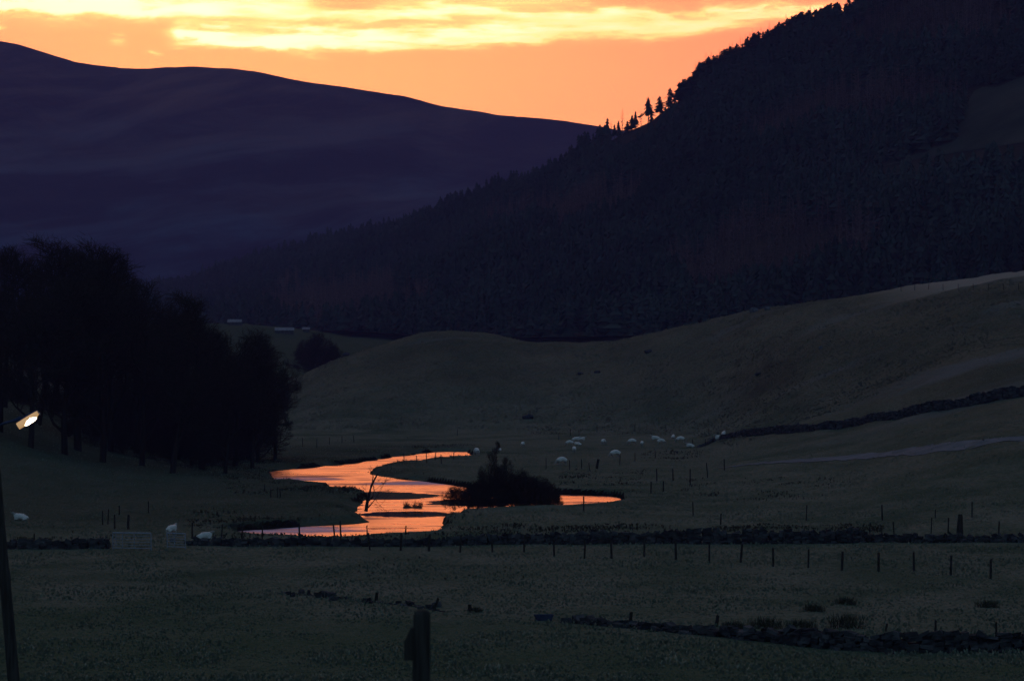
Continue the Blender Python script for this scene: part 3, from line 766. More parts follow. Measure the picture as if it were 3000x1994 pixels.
# ------------------------------------------------------------------ sheep
def skin_mesh(name, verts, edges, radii, lv=1):
    me = bpy.data.meshes.new(name); me.from_pydata(verts, edges, [])
    o = bpy.data.objects.new(name, me); COL.objects.link(o)
    md = o.modifiers.new('s', 'SKIN'); md.use_smooth_shade = True
    for v, rr in zip(me.skin_vertices[0].data, radii):
        v.radius = (rr, rr) if not isinstance(rr, tuple) else rr; v.use_root = False
    me.skin_vertices[0].data[0].use_root = True
    ss = o.modifiers.new('d', 'SUBSURF'); ss.levels = lv; ss.render_levels = lv
    dg = bpy.context.evaluated_depsgraph_get(); dg.update()
    out = bpy.data.meshes.new_from_object(o.evaluated_get(dg))
    bpy.data.objects.remove(o); return out
def sheep_mesh(pose):
    V = [(-.38, 0, .60), (-.15, 0, .62), (.15, 0, .61), (.38, 0, .62)]
    R = [.20, .25, .25, .19]; E = [(0, 1), (1, 2), (2, 3)]
    def chain(root, pts, rs):
        prev = root
        for p_, r_ in zip(pts, rs):
            V.append(p_); R.append(r_); E.append((prev, len(V) - 1)); prev = len(V) - 1
        return prev
    if pose == 'graze': hd = chain(3, [(.56, 0, .50), (.68, 0, .30), (.76, 0, .15), (.83, 0, .06)], [.12, .09, .075, .05])
    elif pose == 'lie': hd = chain(3, [(.50, .03, .80), (.60, .05, .92), (.73, .07, .90), (.82, .08, .86)], [.12, .09, .075, .05])
    else: hd = chain(3, [(.52, .02, .78), (.62, .05, .93), (.74, .07, .91), (.84, .08, .86)], [.12, .09, .075, .05])
    base = hd - 2
    bx, by, bz = V[base + 1] if pose != 'graze' else V[base]
    for s in (-1, 1): chain(base, [(bx - .06, by + s * .09, bz + .05), (bx - .10, by + s * .17, bz + .04)], [.03, .018])
    for s in (-1, 1):
        if pose == 'lie':
            chain(3, [(.42, s * .15, .42), (.55, s * .16, .36), (.40, s * .17, .33)], [.07, .04, .035])
            chain(0, [(-.36, s * .17, .42), (-.20, s * .2, .35), (-.38, s * .2, .33)], [.09, .045, .035])
        else:
            chain(3, [(.36, s * .12, .40), (.36, s * .12, .21), (.37, s * .12, .0)], [.075, .04, .035])
            chain(0, [(-.36, s * .13, .42), (-.44, s * .13, .24), (-.40, s * .13, .0)], [.10, .042, .035])
    chain(0, [(-.58, 0, .56), (-.62, 0, .42)], [.045, .03])
    me = skin_mesh('sheep_' + pose, V, E, R, 2)
    n = len(me.vertices); co = np.empty(n * 3, np.float32); me.vertices.foreach_get('co', co); co = co.reshape(-1, 3)
    if pose == 'lie': co[:, 2] -= .31
    bz0 = .29 if pose == 'lie' else .6
    body = smooth01(1 - (((co[:, 0]) / .62) ** 2 + (co[:, 1] / .36) ** 2 + ((co[:, 2] - bz0) / .34) ** 2 - .75) / .5)
    ctr = np.array([0, 0, bz0]); dr = co - ctr; dr /= np.linalg.norm(dr, axis=1, keepdims=True) + 1e-6
    co += dr * (body * (.02 + .06 * fbm(co[:, 0] * 9 + co[:, 2] * 5, co[:, 1] * 9 + co[:, 2] * 7, 3)))[:, None]
    me.vertices.foreach_set('co', co.ravel())
    me.materials.clear(); me.materials.append(M['wool']); me.materials.append(M['face'])
    fm = np.array([0 if body[list(p_.vertices)].mean() > .25 else 1 for p_ in me.polygons], np.int32)
    me.polygons.foreach_set('material_index', fm)
    me.polygons.foreach_set('use_smooth', np.ones(len(fm), bool)); me.update()
    return me
SH = {k: sheep_mesh(k) for k in ('graze', 'stand', 'lie')}
def sheep(px, py, pose, ang, sc, label, group='sheep of the flock by the mound'):
    p = hit(px, py + 8)
    o = bpy.data.objects.new('sheep', SH[pose]); o.location = (p.x, p.y, p.z - .01)
    o.rotation_euler = (0, 0, math.radians(ang)); o.scale = (sc * .80,) * 3; link(o)
    tag(o, label, 'sheep', group)
for a in [
    (1532, 1301, 'graze', 70, 1.15, 'lone white sheep just above the willow sapling, apart on the flock\'s left'),
    (1465, 1312, 'lie', 80, .8, 'tiny pale sheep glimpsed through the sapling twigs'),
    (1396, 1326, 'graze', 110, 1.5, 'larger dim sheep at the water\'s right-hand tip'),
    (1669, 1297, 'graze', 180, 1.2, 'left sheep of the tight bunch of four'),
    (1687, 1288, 'stand', 15, 1.25, 'big rear sheep in the tight bunch of four'),
    (1704, 1287, 'stand', 0, 1.15, 'right-hand sheep of the tight bunch of four'),
    (1693, 1296, 'lie', 160, 1.1, 'front sheep of the tight bunch of four'),
    (1682, 1318, 'graze', 95, 1.3, 'sheep seen end-on just below the tight bunch'),
    (1768, 1294, 'graze', 60, 1.25, 'sheep standing alone midway between the bunch and the pair'),
    (1852, 1294, 'graze', 195, 1.35, 'sheep grazing to the left, larger of the middle pair'),
    (1881, 1299, 'graze', 80, 1.15, 'small end-on sheep, right of the middle pair'),
    (1921, 1286, 'stand', 170, 1.35, 'left sheep of the two that overlap'),
    (1937, 1293, 'graze', 15, 1.25, 'right sheep of the two that overlap, lower in the slope'),
    (1972, 1275, 'lie', 75, 1.2, 'end-on sheep highest behind the overlapping two'),
    (1994, 1287, 'graze', 165, 1.35, 'long side-on sheep right of the overlapping two'),
    (2022, 1302, 'lie', 190, 1.25, 'sheep lying close beside the lower fence line'),
    (1803, 1332, 'graze', 205, 1.5, 'bright sheep grazing near the fence above the right pool'),
    (1646, 1354, 'graze', 210, 1.45, 'lowest sheep of the flock, above the willow thicket'),
    (2108, 1279, 'lie', 185, 1.4, 'lower of two sheep by the start of the hill wall'),
    (2120, 1266, 'lie', 70, 1.3, 'upper of two sheep by the start of the hill wall')]: sheep(*a)
GN = 'sheep near the hurdles'
sheep(62, 1516, 'lie', 170, 1.15, 'big white sheep lying in the left field near the lamp pole', GN)
sheep(502, 1562, 'stand', 60, 1.1, 'sheep looking over the small metal hurdle', GN)
sheep(599, 1571, 'lie', 10, 1.05, 'white sheep resting just right of the small metal hurdle', GN)

# ------------------------------------------------------------------ posts and fences
PM = []
for i in range(4):
    b = MB(); r = random.Random(i)
    b.tube([(0, 0, -.25), (r.uniform(-.01, .01), 0, .4), (r.uniform(-.02, .02), 0, .97), (r.uniform(-.02, .02), 0, 1.0)], [.052, .050, .047, .030], 7)
    o = b.build('post', M['post']); PM.append(o.data); bpy.data.objects.remove(o)
def wire_fence(pts, label, hpx=None, cat='fence', wires=(.55, .95), group=None, thick=1.0):
    root = None; tops = []
    for q in pts:
        px, py = q[0], q[1]; h = q[2] if len(q) > 2 else 1.05
        p = hit(px, py)
        if root is None: root = empty('wire_fence', p); tag(root, label, cat, group); o0 = p.copy()
        o = bpy.data.objects.new('post', random.choice(PM)); link(o, root)
        o.location = p - o0; lean = Vector((random.gauss(0, .045), random.gauss(0, .04)))
        if len(q) > 3: lean.x = q[3]
        o.rotation_euler = (lean.y, lean.x, random.uniform(0, 6)); 
        o.rotation_mode = 'XYZ'; tk = thick * random.uniform(.85, 1.2); o.scale = (tk, tk, h)
        tops.append((p - o0, h, lean))
    W = MB()
    for a, b in zip(tops[:-1], tops[1:]):
        for f in wires:
            A = a[0] + Vector((0, 0, a[1] * f)); Bq = b[0] + Vector((0, 0, b[1] * f))
            W.tube([A, A.lerp(Bq, .5) - Vector((0, 0, .03)), Bq], [.0025] * 3, 3, cap=False)
    W.build('wire', M['wire'], root)
    return root
wire_fence([(1083, 1611), (1174, 1612), (1256, 1614), (1348, 1617), (1443, 1617), (1535, 1617), (1623, 1629), (1712, 1636), (1792, 1636), (1887, 1631), (1980, 1640), (2078, 1648), (2170, 1647), (2265, 1659), (2368, 1663), (2466, 1671), (2574, 1674), (2678, 1673), (2785, 1684), (2902, 1695), (3020, 1705), (3130, 1712), (3240, 1718), (3350, 1724)],
           'long wire fence of evenly spaced posts crossing the near field', thick=1.25)
wire_fence([(563, 1577), (648, 1582), (708, 1585), (768, 1584, 1.3), (877, 1580), (981, 1576, .9, .12), (998, 1580, 1.2), (1076, 1572, .75), (1188, 1566, .6), (1238, 1541, .5)],
           'leaning post fence along the near bank of the lower channel')
wire_fence([(788, 1388, .5), (836, 1397, .75), (848, 1400, .6), (879, 1405, .7), (893, 1406, .9), (914, 1407, .75), (944, 1411, .9)], 'short post fence silhouetted against the orange left pool')
wire_fence([(1184, 1352), (1221, 1353, .8), (1250, 1356, 1.2), (1275, 1347, .9), (1293, 1358), (1329, 1345, .8)], 'post fence on the grass spit before the farthest water')
wire_fence([(887, 1308, 1.3), (928, 1311, 1.3), (965, 1302), (1002, 1297), (1037, 1296)], 'faint post fence on the flat left of the mound\'s foot')
wire_fence([(1340, 1275), (1637, 1287), (1671, 1276), (1696, 1279, 1.2), (1749, 1266), (1860, 1263), (1950, 1262)], 'sparse post fence along the foot of the mound behind the flock')
wire_fence([(1600, 1373, 1.25), (1669, 1375), (1704, 1373), (1727, 1377, .8), (1816, 1361, 1.1), (1860, 1351), (1920, 1343), (2030, 1309), (2067, 1306)], 'fence in front of the flock rising to the hill wall')
wire_fence([(1907, 1444), (1943, 1443), (1924, 1408, 1.2), (1972, 1408, 1.2), (2022, 1420, 1.5), (2073, 1399, 1.5), (2122, 1377, 1.2)], 'crooked fence meeting the lower end of the pale track', thick=1.2)
wire_fence([(1710, 1500, 1.25), (2031, 1511), (2111, 1537, .8), (2362, 1525, 1.15), (2585, 1525, 1.15), (2740, 1517, .6), (2848, 1515, 1.1)], 'wide-spaced fence of thin posts in the right field above the wall')
wire_fence([(2548, 1579), (2620, 1572, 1, -.15), (2728, 1562), (2777, 1561, 1, -.1), (2925, 1572, 1.0, -.1), (3010, 1575)], 'tight post fence just behind the wall around the thick gatepost', thick=.9)
wire_fence([(2640, 853), (2680, 851), (2720, 848), (2763, 850), (2807, 850), (2851, 850), (2896, 850), (2940, 850), (2984, 850), (3030, 850)], 'fence on the crest of the grassy hill at the right edge', thick=.9)
wire_fence([(301, 1537, 1.0), (316, 1535), (336, 1549, 1.0), (349, 1508, .7), (435, 1502, .9)], 'few posts standing in the left field behind the large hurdle')
wire_fence([(775, 1440, .7), (793, 1456, .7), (813, 1457, .9), (821, 1456, .7)], 'cluster of short posts on the headland grass')
# single posts
def lone_post(px, py, h, tk, lean, label, name='wooden_post'):
    p = hit(px, py); o = bpy.data.objects.new(name, random.choice(PM)); link(o)
    o.location = p; o.scale = (tk, tk, h); o.rotation_euler = (0, lean, 0)
    return tag(o, label, 'post')
p = hit(2812, 1577); b = MB()
b.tube([(0, 0, -.3), (0, 0, .6), (.03, 0, 1.35), (.03, 0, 1.55)], [.22, .21, .16, .12], 8)
o = b.build('gatepost', M['post']); o.location = p; tag(o, 'thick dark gatepost standing behind the right end of the wall', 'post')
lone_post(376, 1550, 1.0, 1.8, 0, 'stout dark post behind the large metal hurdle')
lone_post(100, 1603, .85, 1.0, 0, 'pale thin post in front of the left wall')
lone_post(1749, 1373, 1.1, 3.0, .1, 'thick stump beside the fence above the right pool', 'tree_stump')
lone_post(1101, 1760, .42, 1.6, .1, 'short stub post near the low stone row, upper left of two')
lone_post(1272, 1785, .55, 1.2, .32, 'thin stake leaning right above the near fence post')
lone_post(905, 1743, .25, 1.6, .0, 'tiny stub at the far left of the low stone row')
lone_post(1376, 1790, .32, 1.8, -.1, 'squat stub right of the leaning stake')
lone_post(2098, 1835, .5, 1.5, .12, 'dark stub sticking up behind the low start of the near wall')
lone_post(1848, 1825, .5, 1.6, 0, 'stub post behind the broken start of the near wall')
lone_post(2740, 1855, .55, 1.0, 0, 'thin post behind the near wall, left of the last one')
lone_post(2918, 1875, .75, .9, 0, 'thin post against the near wall by the right edge')
lone_post(2595, 1850, .35, .9, .15, 'slanting twig-like stake behind the near wall')

# near fence post with a batten, out of focus
dn = 27.0; pn = at(1236, dn); zt = CH + (HOR - 1786) / F * dn
r0 = empty('fence_post', pn); tag(r0, 'thick weathered fence post in the centre foreground with a batten beside it', 'post')
b = MB(); kn = dn / F; H_ = zt - pn.z
b.tube([(-.01, 0, -.4), (-.008, 0, H_ * .5), (0, 0, H_ - .05), (.002, 0, H_ - .015), (.002, 0, H_)], [.088, .085, .080, .068, .045], 14)
b.build('post', M['pole'], r0, True)
b = MB(); bt = CH + (HOR - 1838) / F * dn - pn.z
b.add([(x + ox, y, z) for y in (-.03, .05) for (x, ox, z) in [(-.165, 0, bt - .30), (-.165, 0, bt - .13), (-.105, 0, bt), (-.075, 0, bt), (-.075, 0, bt - .30)]],
      [(0, 4, 3, 2, 1), (5, 6, 7, 8, 9), (0, 1, 6, 5), (1, 2, 7, 6), (2, 3, 8, 7), (3, 4, 9, 8), (4, 0, 5, 9)])
b.build('batten', M['pole'], r0)

# ------------------------------------------------------------------ dry stone walls
def stone_wall(name, pts, label, wid=.5, seed=0, sl=.34, sh=.125, tumble=.0):
    """pts: (px, py of foot, height m)"""
    r = random.Random(seed); random.seed(seed)
    P3 = [(hit(px, py), h) for px, py, h in pts]
    b = MB(); o0 = P3[0][0].copy(); o0.z = 0
    for (a, ha), (c, hc) in zip(P3[:-1], P3[1:]):
        L = (c - a).length; t = (c - a); t.z = 0; t.normalize(); nrm = Vector((-t.y, t.x, 0)).normalized()
        ang = math.atan2(t.y, t.x); s = 0
        while s < L:
            l = sl * r.uniform(.6, 1.5); f = s / L
            h = (ha + (hc - ha) * f) * (1 + .35 * float(vnoise(np.array([(a.x + t.x * s) / 1.7]), np.array([seed + 3.])) [0]))
            q = a + t * s; q.z = 0.0; gz = land1(q.x, q.y); z = 0.0
            while z < h:
                hh = sh * r.uniform(.75, 1.3)
                top = z + hh >= h
                for side in ((-1, 1) if not top else (0,)):
                    if r.random() < .06 + tumble * z: continue
                    w_ = wid * .52 * (1 - .25 * z / max(h, .3))
                    c_ = q + nrm * side * w_ * .5 + t * r.uniform(-.08, .08)
                    rot = Matrix.Rotation(ang + r.gauss(0, .12), 3, 'Z') @ Matrix.Rotation(r.gauss(0, .10 + .25 * top), 3, 'Y') @ Matrix.Rotation(r.gauss(0, .10), 3, 'X')
                    b.box(c_ - o0 + Vector((0, 0, gz + z + hh / 2 - .04)), (l * 1.05, w_ * 1.1, hh * (1.12 if not top else 1.3)), rot, .13)
                z += hh
            if tumble and r.random() < tumble:
                x, y = q.x + nrm.x * r.uniform(-1, 1), q.y + nrm.y * r.uniform(-1, 1); k_ = r.uniform(.12, .32)
                b.box(Vector((x, y, land1(x, y) + k_ * .3)) - o0, (k_ * 1.4, k_, k_ * .8), Matrix.Rotation(r.uniform(0, 6), 3, 'Z'), .18)
            s += l
    o = b.build(name, M['stone']); o.location = o0
    return tag(o, label, 'wall')
stone_wall('dry_stone_wall', [(-500, 1600, .5), (-60, 1608, .55), (40, 1608, .6), (200, 1608, .55), (325, 1606, .5)], 'dark low dry stone wall at left, ending at the large hurdle', seed=1)
stone_wall('dry_stone_wall', [(556, 1597, .42), (700, 1600, .4), (1000, 1600, .42), (1300, 1598, .40), (1480, 1594, .6), (1700, 1594, .72), (1900, 1592, .72), (2100, 1593, .85), (2300, 1592, .75), (2500, 1590, .78), (2530, 1588, .45), (2800, 1588, .42), (3050, 1588, .45), (3600, 1588, .45)],
           'long low dry stone wall crossing the middle distance behind the near fence', seed=2)
stone_wall('dry_stone_wall', [(1690, 1822, .14), (1760, 1830, .16), (1900, 1842, .22), (2050, 1856, .28), (2150, 1868, .42), (2300, 1885, .52), (2450, 1900, .62), (2600, 1908, .66), (2800, 1910, .72), (3010, 1908, .80), (3120, 1906, .8), (3700, 1900, .8)],
           'ruined near wall of tumbled stones growing taller to the right edge', wid=.75, seed=3, tumble=.35, sl=.36)
stone_wall('rubble_wall', [(820, 1738, .03), (1000, 1752, .05), (1120, 1766, .05), (1230, 1778, .04), (1300, 1792, .03)], 'broken line of low stones in the grass left of the near post', wid=.3, seed=4, tumble=.25, sh=.06, sl=.2)
stone_wall('dry_stone_wall', [(2045, 1311, .12), (2100, 1288, .40), (2180, 1276, .75), (2290, 1268, .85), (2400, 1258, .85), (2500, 1247, .95), (2620, 1228, 1.0), (2760, 1201, 1.0), (2900, 1178, 1.05), (3010, 1160, 1.1), (3120, 1140, 1.1), (3500, 1085, 1.1)],
           'dark wall climbing the hillside from the flock to the right edge', wid=.7, seed=5)
random.seed(21)

# ------------------------------------------------------------------ metal hurdles
def hurdle(px0, px1, py, h, bars, uprights, label, tilt=.0):
    a = hit(px0, py); c = hit(px1, py + 2)
    r = empty('metal_hurdle', a); tag(r, label, 'gate', 'metal hurdles by the left wall')
    v = c - a; L = v.length; t = v.normalized()
    fr = MB(); R_ = .03
    for k in (0, L): fr.tube([t * k + Vector((0, 0, -.05)), t * k + Vector((0, -tilt, h))], [R_, R_], 6)
    fr.tube([Vector((0, -tilt, h)), t * L + Vector((0, -tilt, h))], [R_ * 1.5] * 2, 6)
    fr.tube([Vector((0, 0, .12)), t * L + Vector((0, 0, .12))], [R_] * 2, 6)
    fr.build('frame', M['galv'], r)
    bb = MB()
    for i in range(bars):
        z = .12 + (h - .12) * (i + 1) / (bars + 1); q = Vector((0, -tilt * z / h, z))
        bb.tube([q, t * L + q], [.016] * 2, 5)
    bb.build('rails', M['galv'], r)
    for f in uprights:
        u = MB(); u.tube([t * L * f + Vector((0, .0, .12)), t * L * f + Vector((0, -tilt, h))], [.02] * 2, 5); u.build('upright', M['galv'], r)
hurdle(331, 443, 1610, 1.05, 4, (.08, .25, .56), 'large grey metal hurdle leaning at the end of the left wall', .12)
hurdle(490, 543, 1606, .95, 4, (.4,), 'small grey metal hurdle with a sheep behind it', .06)

# low bluish trough by the near wall
p = hit(1593, 1817); r = empty('feed_trough', p, .15); tag(r, 'low dark blue trough in the grass beyond the start of the near wall', 'trough')
b = MB(); L_, W_, H2 = .42, .2, .26
b.add([(x * L_ * s, y * W_ * s, z) for s, z in ((.75, 0), (1, H2), (.9, H2), (.68, .05)) for x, y in ((-1, -1), (1, -1), (1, 1), (-1, 1))],
      [(3, 2, 1, 0)] + [(i * 4 + k, i * 4 + (k + 1) % 4, (i + 1) * 4 + (k + 1) % 4, (i + 1) * 4 + k) for i in range(3) for k in range(4)] + [(12, 13, 14, 15)])
b.build('basin', M['trough'], r)
b = MB()
for s in (-1, 1): b.box((s * .3, 0, .01), (.05, .42, .06))
b.build('feet', M['trough'], r)

# ------------------------------------------------------------------ boulders on the mound
def boulder(px, py, size, mat, label, seed):
    p = hit(px, py); bm = bmesh.new(); bmesh.ops.create_icosphere(bm, subdivisions=3, radius=1)
    r = np.random.default_rng(seed); ph = r.uniform(0, 50, 3)
    for v in bm.verts:
        n = float(fbm(np.array([v.co.x * 1.3 + ph[0] + v.co.z]), np.array([v.co.y * 1.3 + ph[1] - v.co.z * .7]), 3)[0])
        v.co *= 1 + .5 * n
        v.co.x *= size[0]; v.co.y *= size[1]; v.co.z = v.co.z * size[2]
    me = bpy.data.meshes.new('boulder'); bm.to_mesh(me); bm.free(); me.materials.append(mat)
    for q in me.polygons: q.use_smooth = seed % 2 == 0
    o = bpy.data.objects.new('boulder', me); link(o); o.location = p + Vector((0, 0, size[2] * .3)); tag(o, label, 'boulder', 'boulders scattered on the grassy slopes')
for i, a in enumerate([(1548, 1226, (1.0, .7, .65), M['darkboulder'], 'big bluish boulder low on the mound above the river tip'),
    (1900, 1035, (.7, .6, .45), M['darkboulder'], 'bluish boulder near the crest right of the saddle'),
    (1702, 1097, (.7, .5, .3), M['darkboulder'], 'flat dark stone in the dip below the saddle'),
    (1750, 1092, (.6, .5, .3), M['darkboulder'], 'dull stone just right of the flat dark one in the dip'),
    (2404, 1022, (.32, .3, .35), M['boulder'], 'small pale stone alone in the middle of the right slope'),
    (2208, 914, (.8, .6, .7), M['boulder'], 'pale grey rock breaking the crest line, left of two'),
    (2248, 908, (.6, .5, .5), M['boulder'], 'pale grey rock breaking the crest line, right of two'),
    (2222, 1098, (.6, .5, .3), M['darkboulder'], 'dark low stone on the right slope under the pale one'),
    (1014, 1042, (1.0, .7, .7), M['darkboulder'], 'bluish rock on the green meadow left of the mound'),
    (505, 1588, (.2, .2, .18), M['boulder'], 'small pale stone in the gap beside the small hurdle'),
    (216, 1596, (.12, .1, .12), M['boulder'], 'pale pebble-like stone in front of the left wall'),
    (2357, 1880, (.13, .1, .12), M['boulder'], 'pale fist-sized stone fallen before the near wall')]): boulder(*a, i)

# ------------------------------------------------------------------ rush clumps, grass tussocks, bank growth
def rush(px, py, rad, h, label, n=220):
    p = hit(px, py); b = MB(); blades(b, (0, 0, 0), n, rad, h, .28, .012)
    o = b.build('rush_clump', M['rush']); o.location = p; tag(o, label, 'rushes', 'rush clumps behind the near wall')
for a in [(2240, 1838, .8, .55, 'large dark rush clump behind the near wall, left of the biggest'), (2345, 1838, .7, .42, 'low rush clump between two larger ones at the near wall'), (2480, 1838, .85, .75, 'biggest tallest rush clump behind the near wall'),
          (2385, 1790, .6, .42, 'rush clump set back in the field behind the wall'), (2478, 1770, .5, .42, 'farthest small rush clump in the field behind the wall'), (2890, 1778, .6, .4, 'lone faint rush clump in the field near the right edge'),
          (2150, 1842, .5, .42, 'small rush clump at the left end of the rush row'), (1392, 1793, .35, .3, 'brown tuft of rushes right of the leaning stake')]: rush(*a)

def tufts(name, mat, n, dlo, dhi, hlo, hhi, w, nb, label, cat, mask=None, pxr=(-150, 3150)):
    d = np.exp(rng.uniform(math.log(dlo), math.log(dhi), n)); px = rng.uniform(*pxr, n)
    x = (px - 1500) / F * d; z = land(x, d); sd = river_sd(x, d)
    k = (sd > .5) & (z > -.25)
    if mask is not None: k &= mask(x, d, z, sd)
    x, d, z = x[k], d[k], z[k]; n = len(x)
    cl = np.clip(.6 + 1.2 * fbm(x / 3.1 + 40, d / 4.0, 3), .15, 1.4)
    h = rng.uniform(hlo, hhi, n) * cl
    V = np.zeros((n, 1 + 3 * nb, 3)); V[:, 0] = np.stack([x, d, z - .03], -1)
    Fc = np.zeros((n, 2 * nb, 3), int); o0 = (np.arange(n) * (1 + 3 * nb))
    for k in range(nb):
        a = rng.uniform(0, 6.28, n); ca, sa = np.cos(a), np.sin(a); hk = h * rng.uniform(.6, 1.15, n)
        ww = w * rng.uniform(.6, 1.3, n); out = hk * rng.uniform(.15, .7, n)
        mx, my = x + ca * out * .5, d + sa * out * .5
        V[:, 1 + 3 * k] = np.stack([mx - sa * ww, my + ca * ww, z + hk * .55], -1)
        V[:, 2 + 3 * k] = np.stack([mx + sa * ww, my - ca * ww, z + hk * .55], -1)
        V[:, 3 + 3 * k] = np.stack([x + ca * out, d + sa * out, z + hk], -1)
        e1 = V[:, 1 + 3 * k] - V[:, 0]; e2 = V[:, 2 + 3 * k] - V[:, 0]
        fl = (e1[:, 2] * e2[:, 0] - e1[:, 0] * e2[:, 2]) > 0                  # wind the blades one way
        i1 = np.where(fl, 2 + 3 * k, 1 + 3 * k); i2 = np.where(fl, 1 + 3 * k, 2 + 3 * k)
        Fc[:, 2 * k] = np.stack([o0, o0 + i1, o0 + i2], -1)
        Fc[:, 2 * k + 1] = np.stack([o0 + i1, o0 + 3 + 3 * k, o0 + i2], -1)
    o = mesh_obj(name, V.reshape(-1, 3), Fc.reshape(-1, 3), mat, smooth=True)
    o.data.normals_split_custom_set_from_vertices(np.tile([0., 0., 1.], (len(o.data.vertices), 1)))
    return tag(o, label, cat, kind='stuff')
tufts('grass', M['grass'], 75000, 96, 420, .05, .19, .038, 4, 'short tussocky winter grass over the near fields', 'grass')
tufts('moor_grass', M['drygrass'], 45000, 380, 640, .10, .36, .12, 4, 'bleached tussocks over the grassy mounds', 'grass', mask=lambda x, d, z, sd: (z > .8) & ~((x > 60) & (d > 482)))
tufts('bank_rushes', M['rush'], 6000, 185, 440, .12, .36, .03, 5, 'dark rushes and rank grass lining the river banks', 'rushes', mask=lambda x, d, z, sd: (sd < 2.2) & (fbm(x / 5, d / 7, 3) > -.15), pxr=(650, 1900))
tufts('field_rushes', M['rush'], 1500, 150, 560, .08, .22, .04, 6, 'scattered dark rush tufts in the damp fields', 'rushes', mask=lambda x, d, z, sd: fbm(x / 6 + 9, d / 11, 3) > .24)

BX = [(1200, 1400, 1302, 1321, 1), (790, 890, 1332, 1352, .5), (650, 880, 1352, 1377, .7), (1480, 1830, 1434, 1449, 1), (1000, 1100, 1424, 1441, .7), (1540, 2040, 1258, 1274, .8), (1130, 1260, 1404, 1410, .4),
      (1480, 2600, 1536, 1562, .45), (560, 1250, 1566, 1592, .6), (1250, 1500, 1545, 1590, .6), (700, 1120, 1518, 1532, .8), (1640, 1900, 1378, 1420, .3), (2000, 2500, 1400, 1465, .0), (40, 330, 1575, 1604, .5), (640, 800, 1215, 1330, .5), (500, 800, 1340, 1405, .3), (660, 1060, 1408, 1446, .3), (560, 760, 1500, 1550, .3), (1880, 2060, 1318, 1350, .3)]
def in_boxes(x, d, z, sd):
    px = 1500 + F * x / d; py = HOR - (z - CH) / d * F
    wv = 9 * fbm(x / 4, d / 9, 3); m = np.zeros(len(x), bool); rnd = rng.random(len(x)) + .9 * fbm(x / 2.5, d / 6, 3)
    for a, b_, c, e, q in BX: m |= (px > a + 3 * wv) & (px < b_ + 3 * wv) & (py > c + wv * .5) & (py < e + wv * .5) & (rnd < q)
    return m
tufts('bank_scrub', M['rush'], 110000, 175, 520, .08, .28, .035, 6, 'dark rank heather and rushes on eroded banks and beside the walls', 'scrub', mask=in_boxes, pxr=(0, 2650))

# ------------------------------------------------------------------ pale sheds far up the valley
def shed(px, py, wid, label, h=1.5):
    p = hit(px, py, 700); r = empty('farm_shed', p, random.uniform(-.1, .1)); tag(r, label, 'shed', 'pale sheds beyond the grove')
    b = MB(); b.box((0, 0, h * .25), (wid, 3.2, h * .9)); b.build('wall', M['shedwall'], r)
    b = MB(); w2 = wid / 2 + .15
    b.add([(-w2, -1.9, h * .62), (w2, -1.9, h * .62), (w2, 0, h * 1.25), (-w2, 0, h * 1.25), (-w2, 1.9, h * .62), (w2, 1.9, h * .62),
           (-w2, -1.9, h * .70), (w2, -1.9, h * .70), (w2, 0, h * 1.33), (-w2, 0, h * 1.33), (-w2, 1.9, h * .70), (w2, 1.9, h * .70)],
          [(1, 0, 3, 2), (2, 3, 4, 5), (6, 7, 8, 9), (9, 8, 11, 10), (0, 1, 7, 6), (5, 4, 10, 11), (0, 6, 9, 3), (3, 9, 10, 4), (1, 2, 8, 7), (2, 5, 11, 8)])
    b.build('roof', M['roof'], r)
shed(833, 977, 6.0, 'longest pale shed roof between the grove and the meadow')
shed(897, 972, 2.3, 'small pale shed just right of the longest one', 1.2)
shed(688, 953, 4.6, 'pale shed roof half hidden behind the grove\'s crowns')

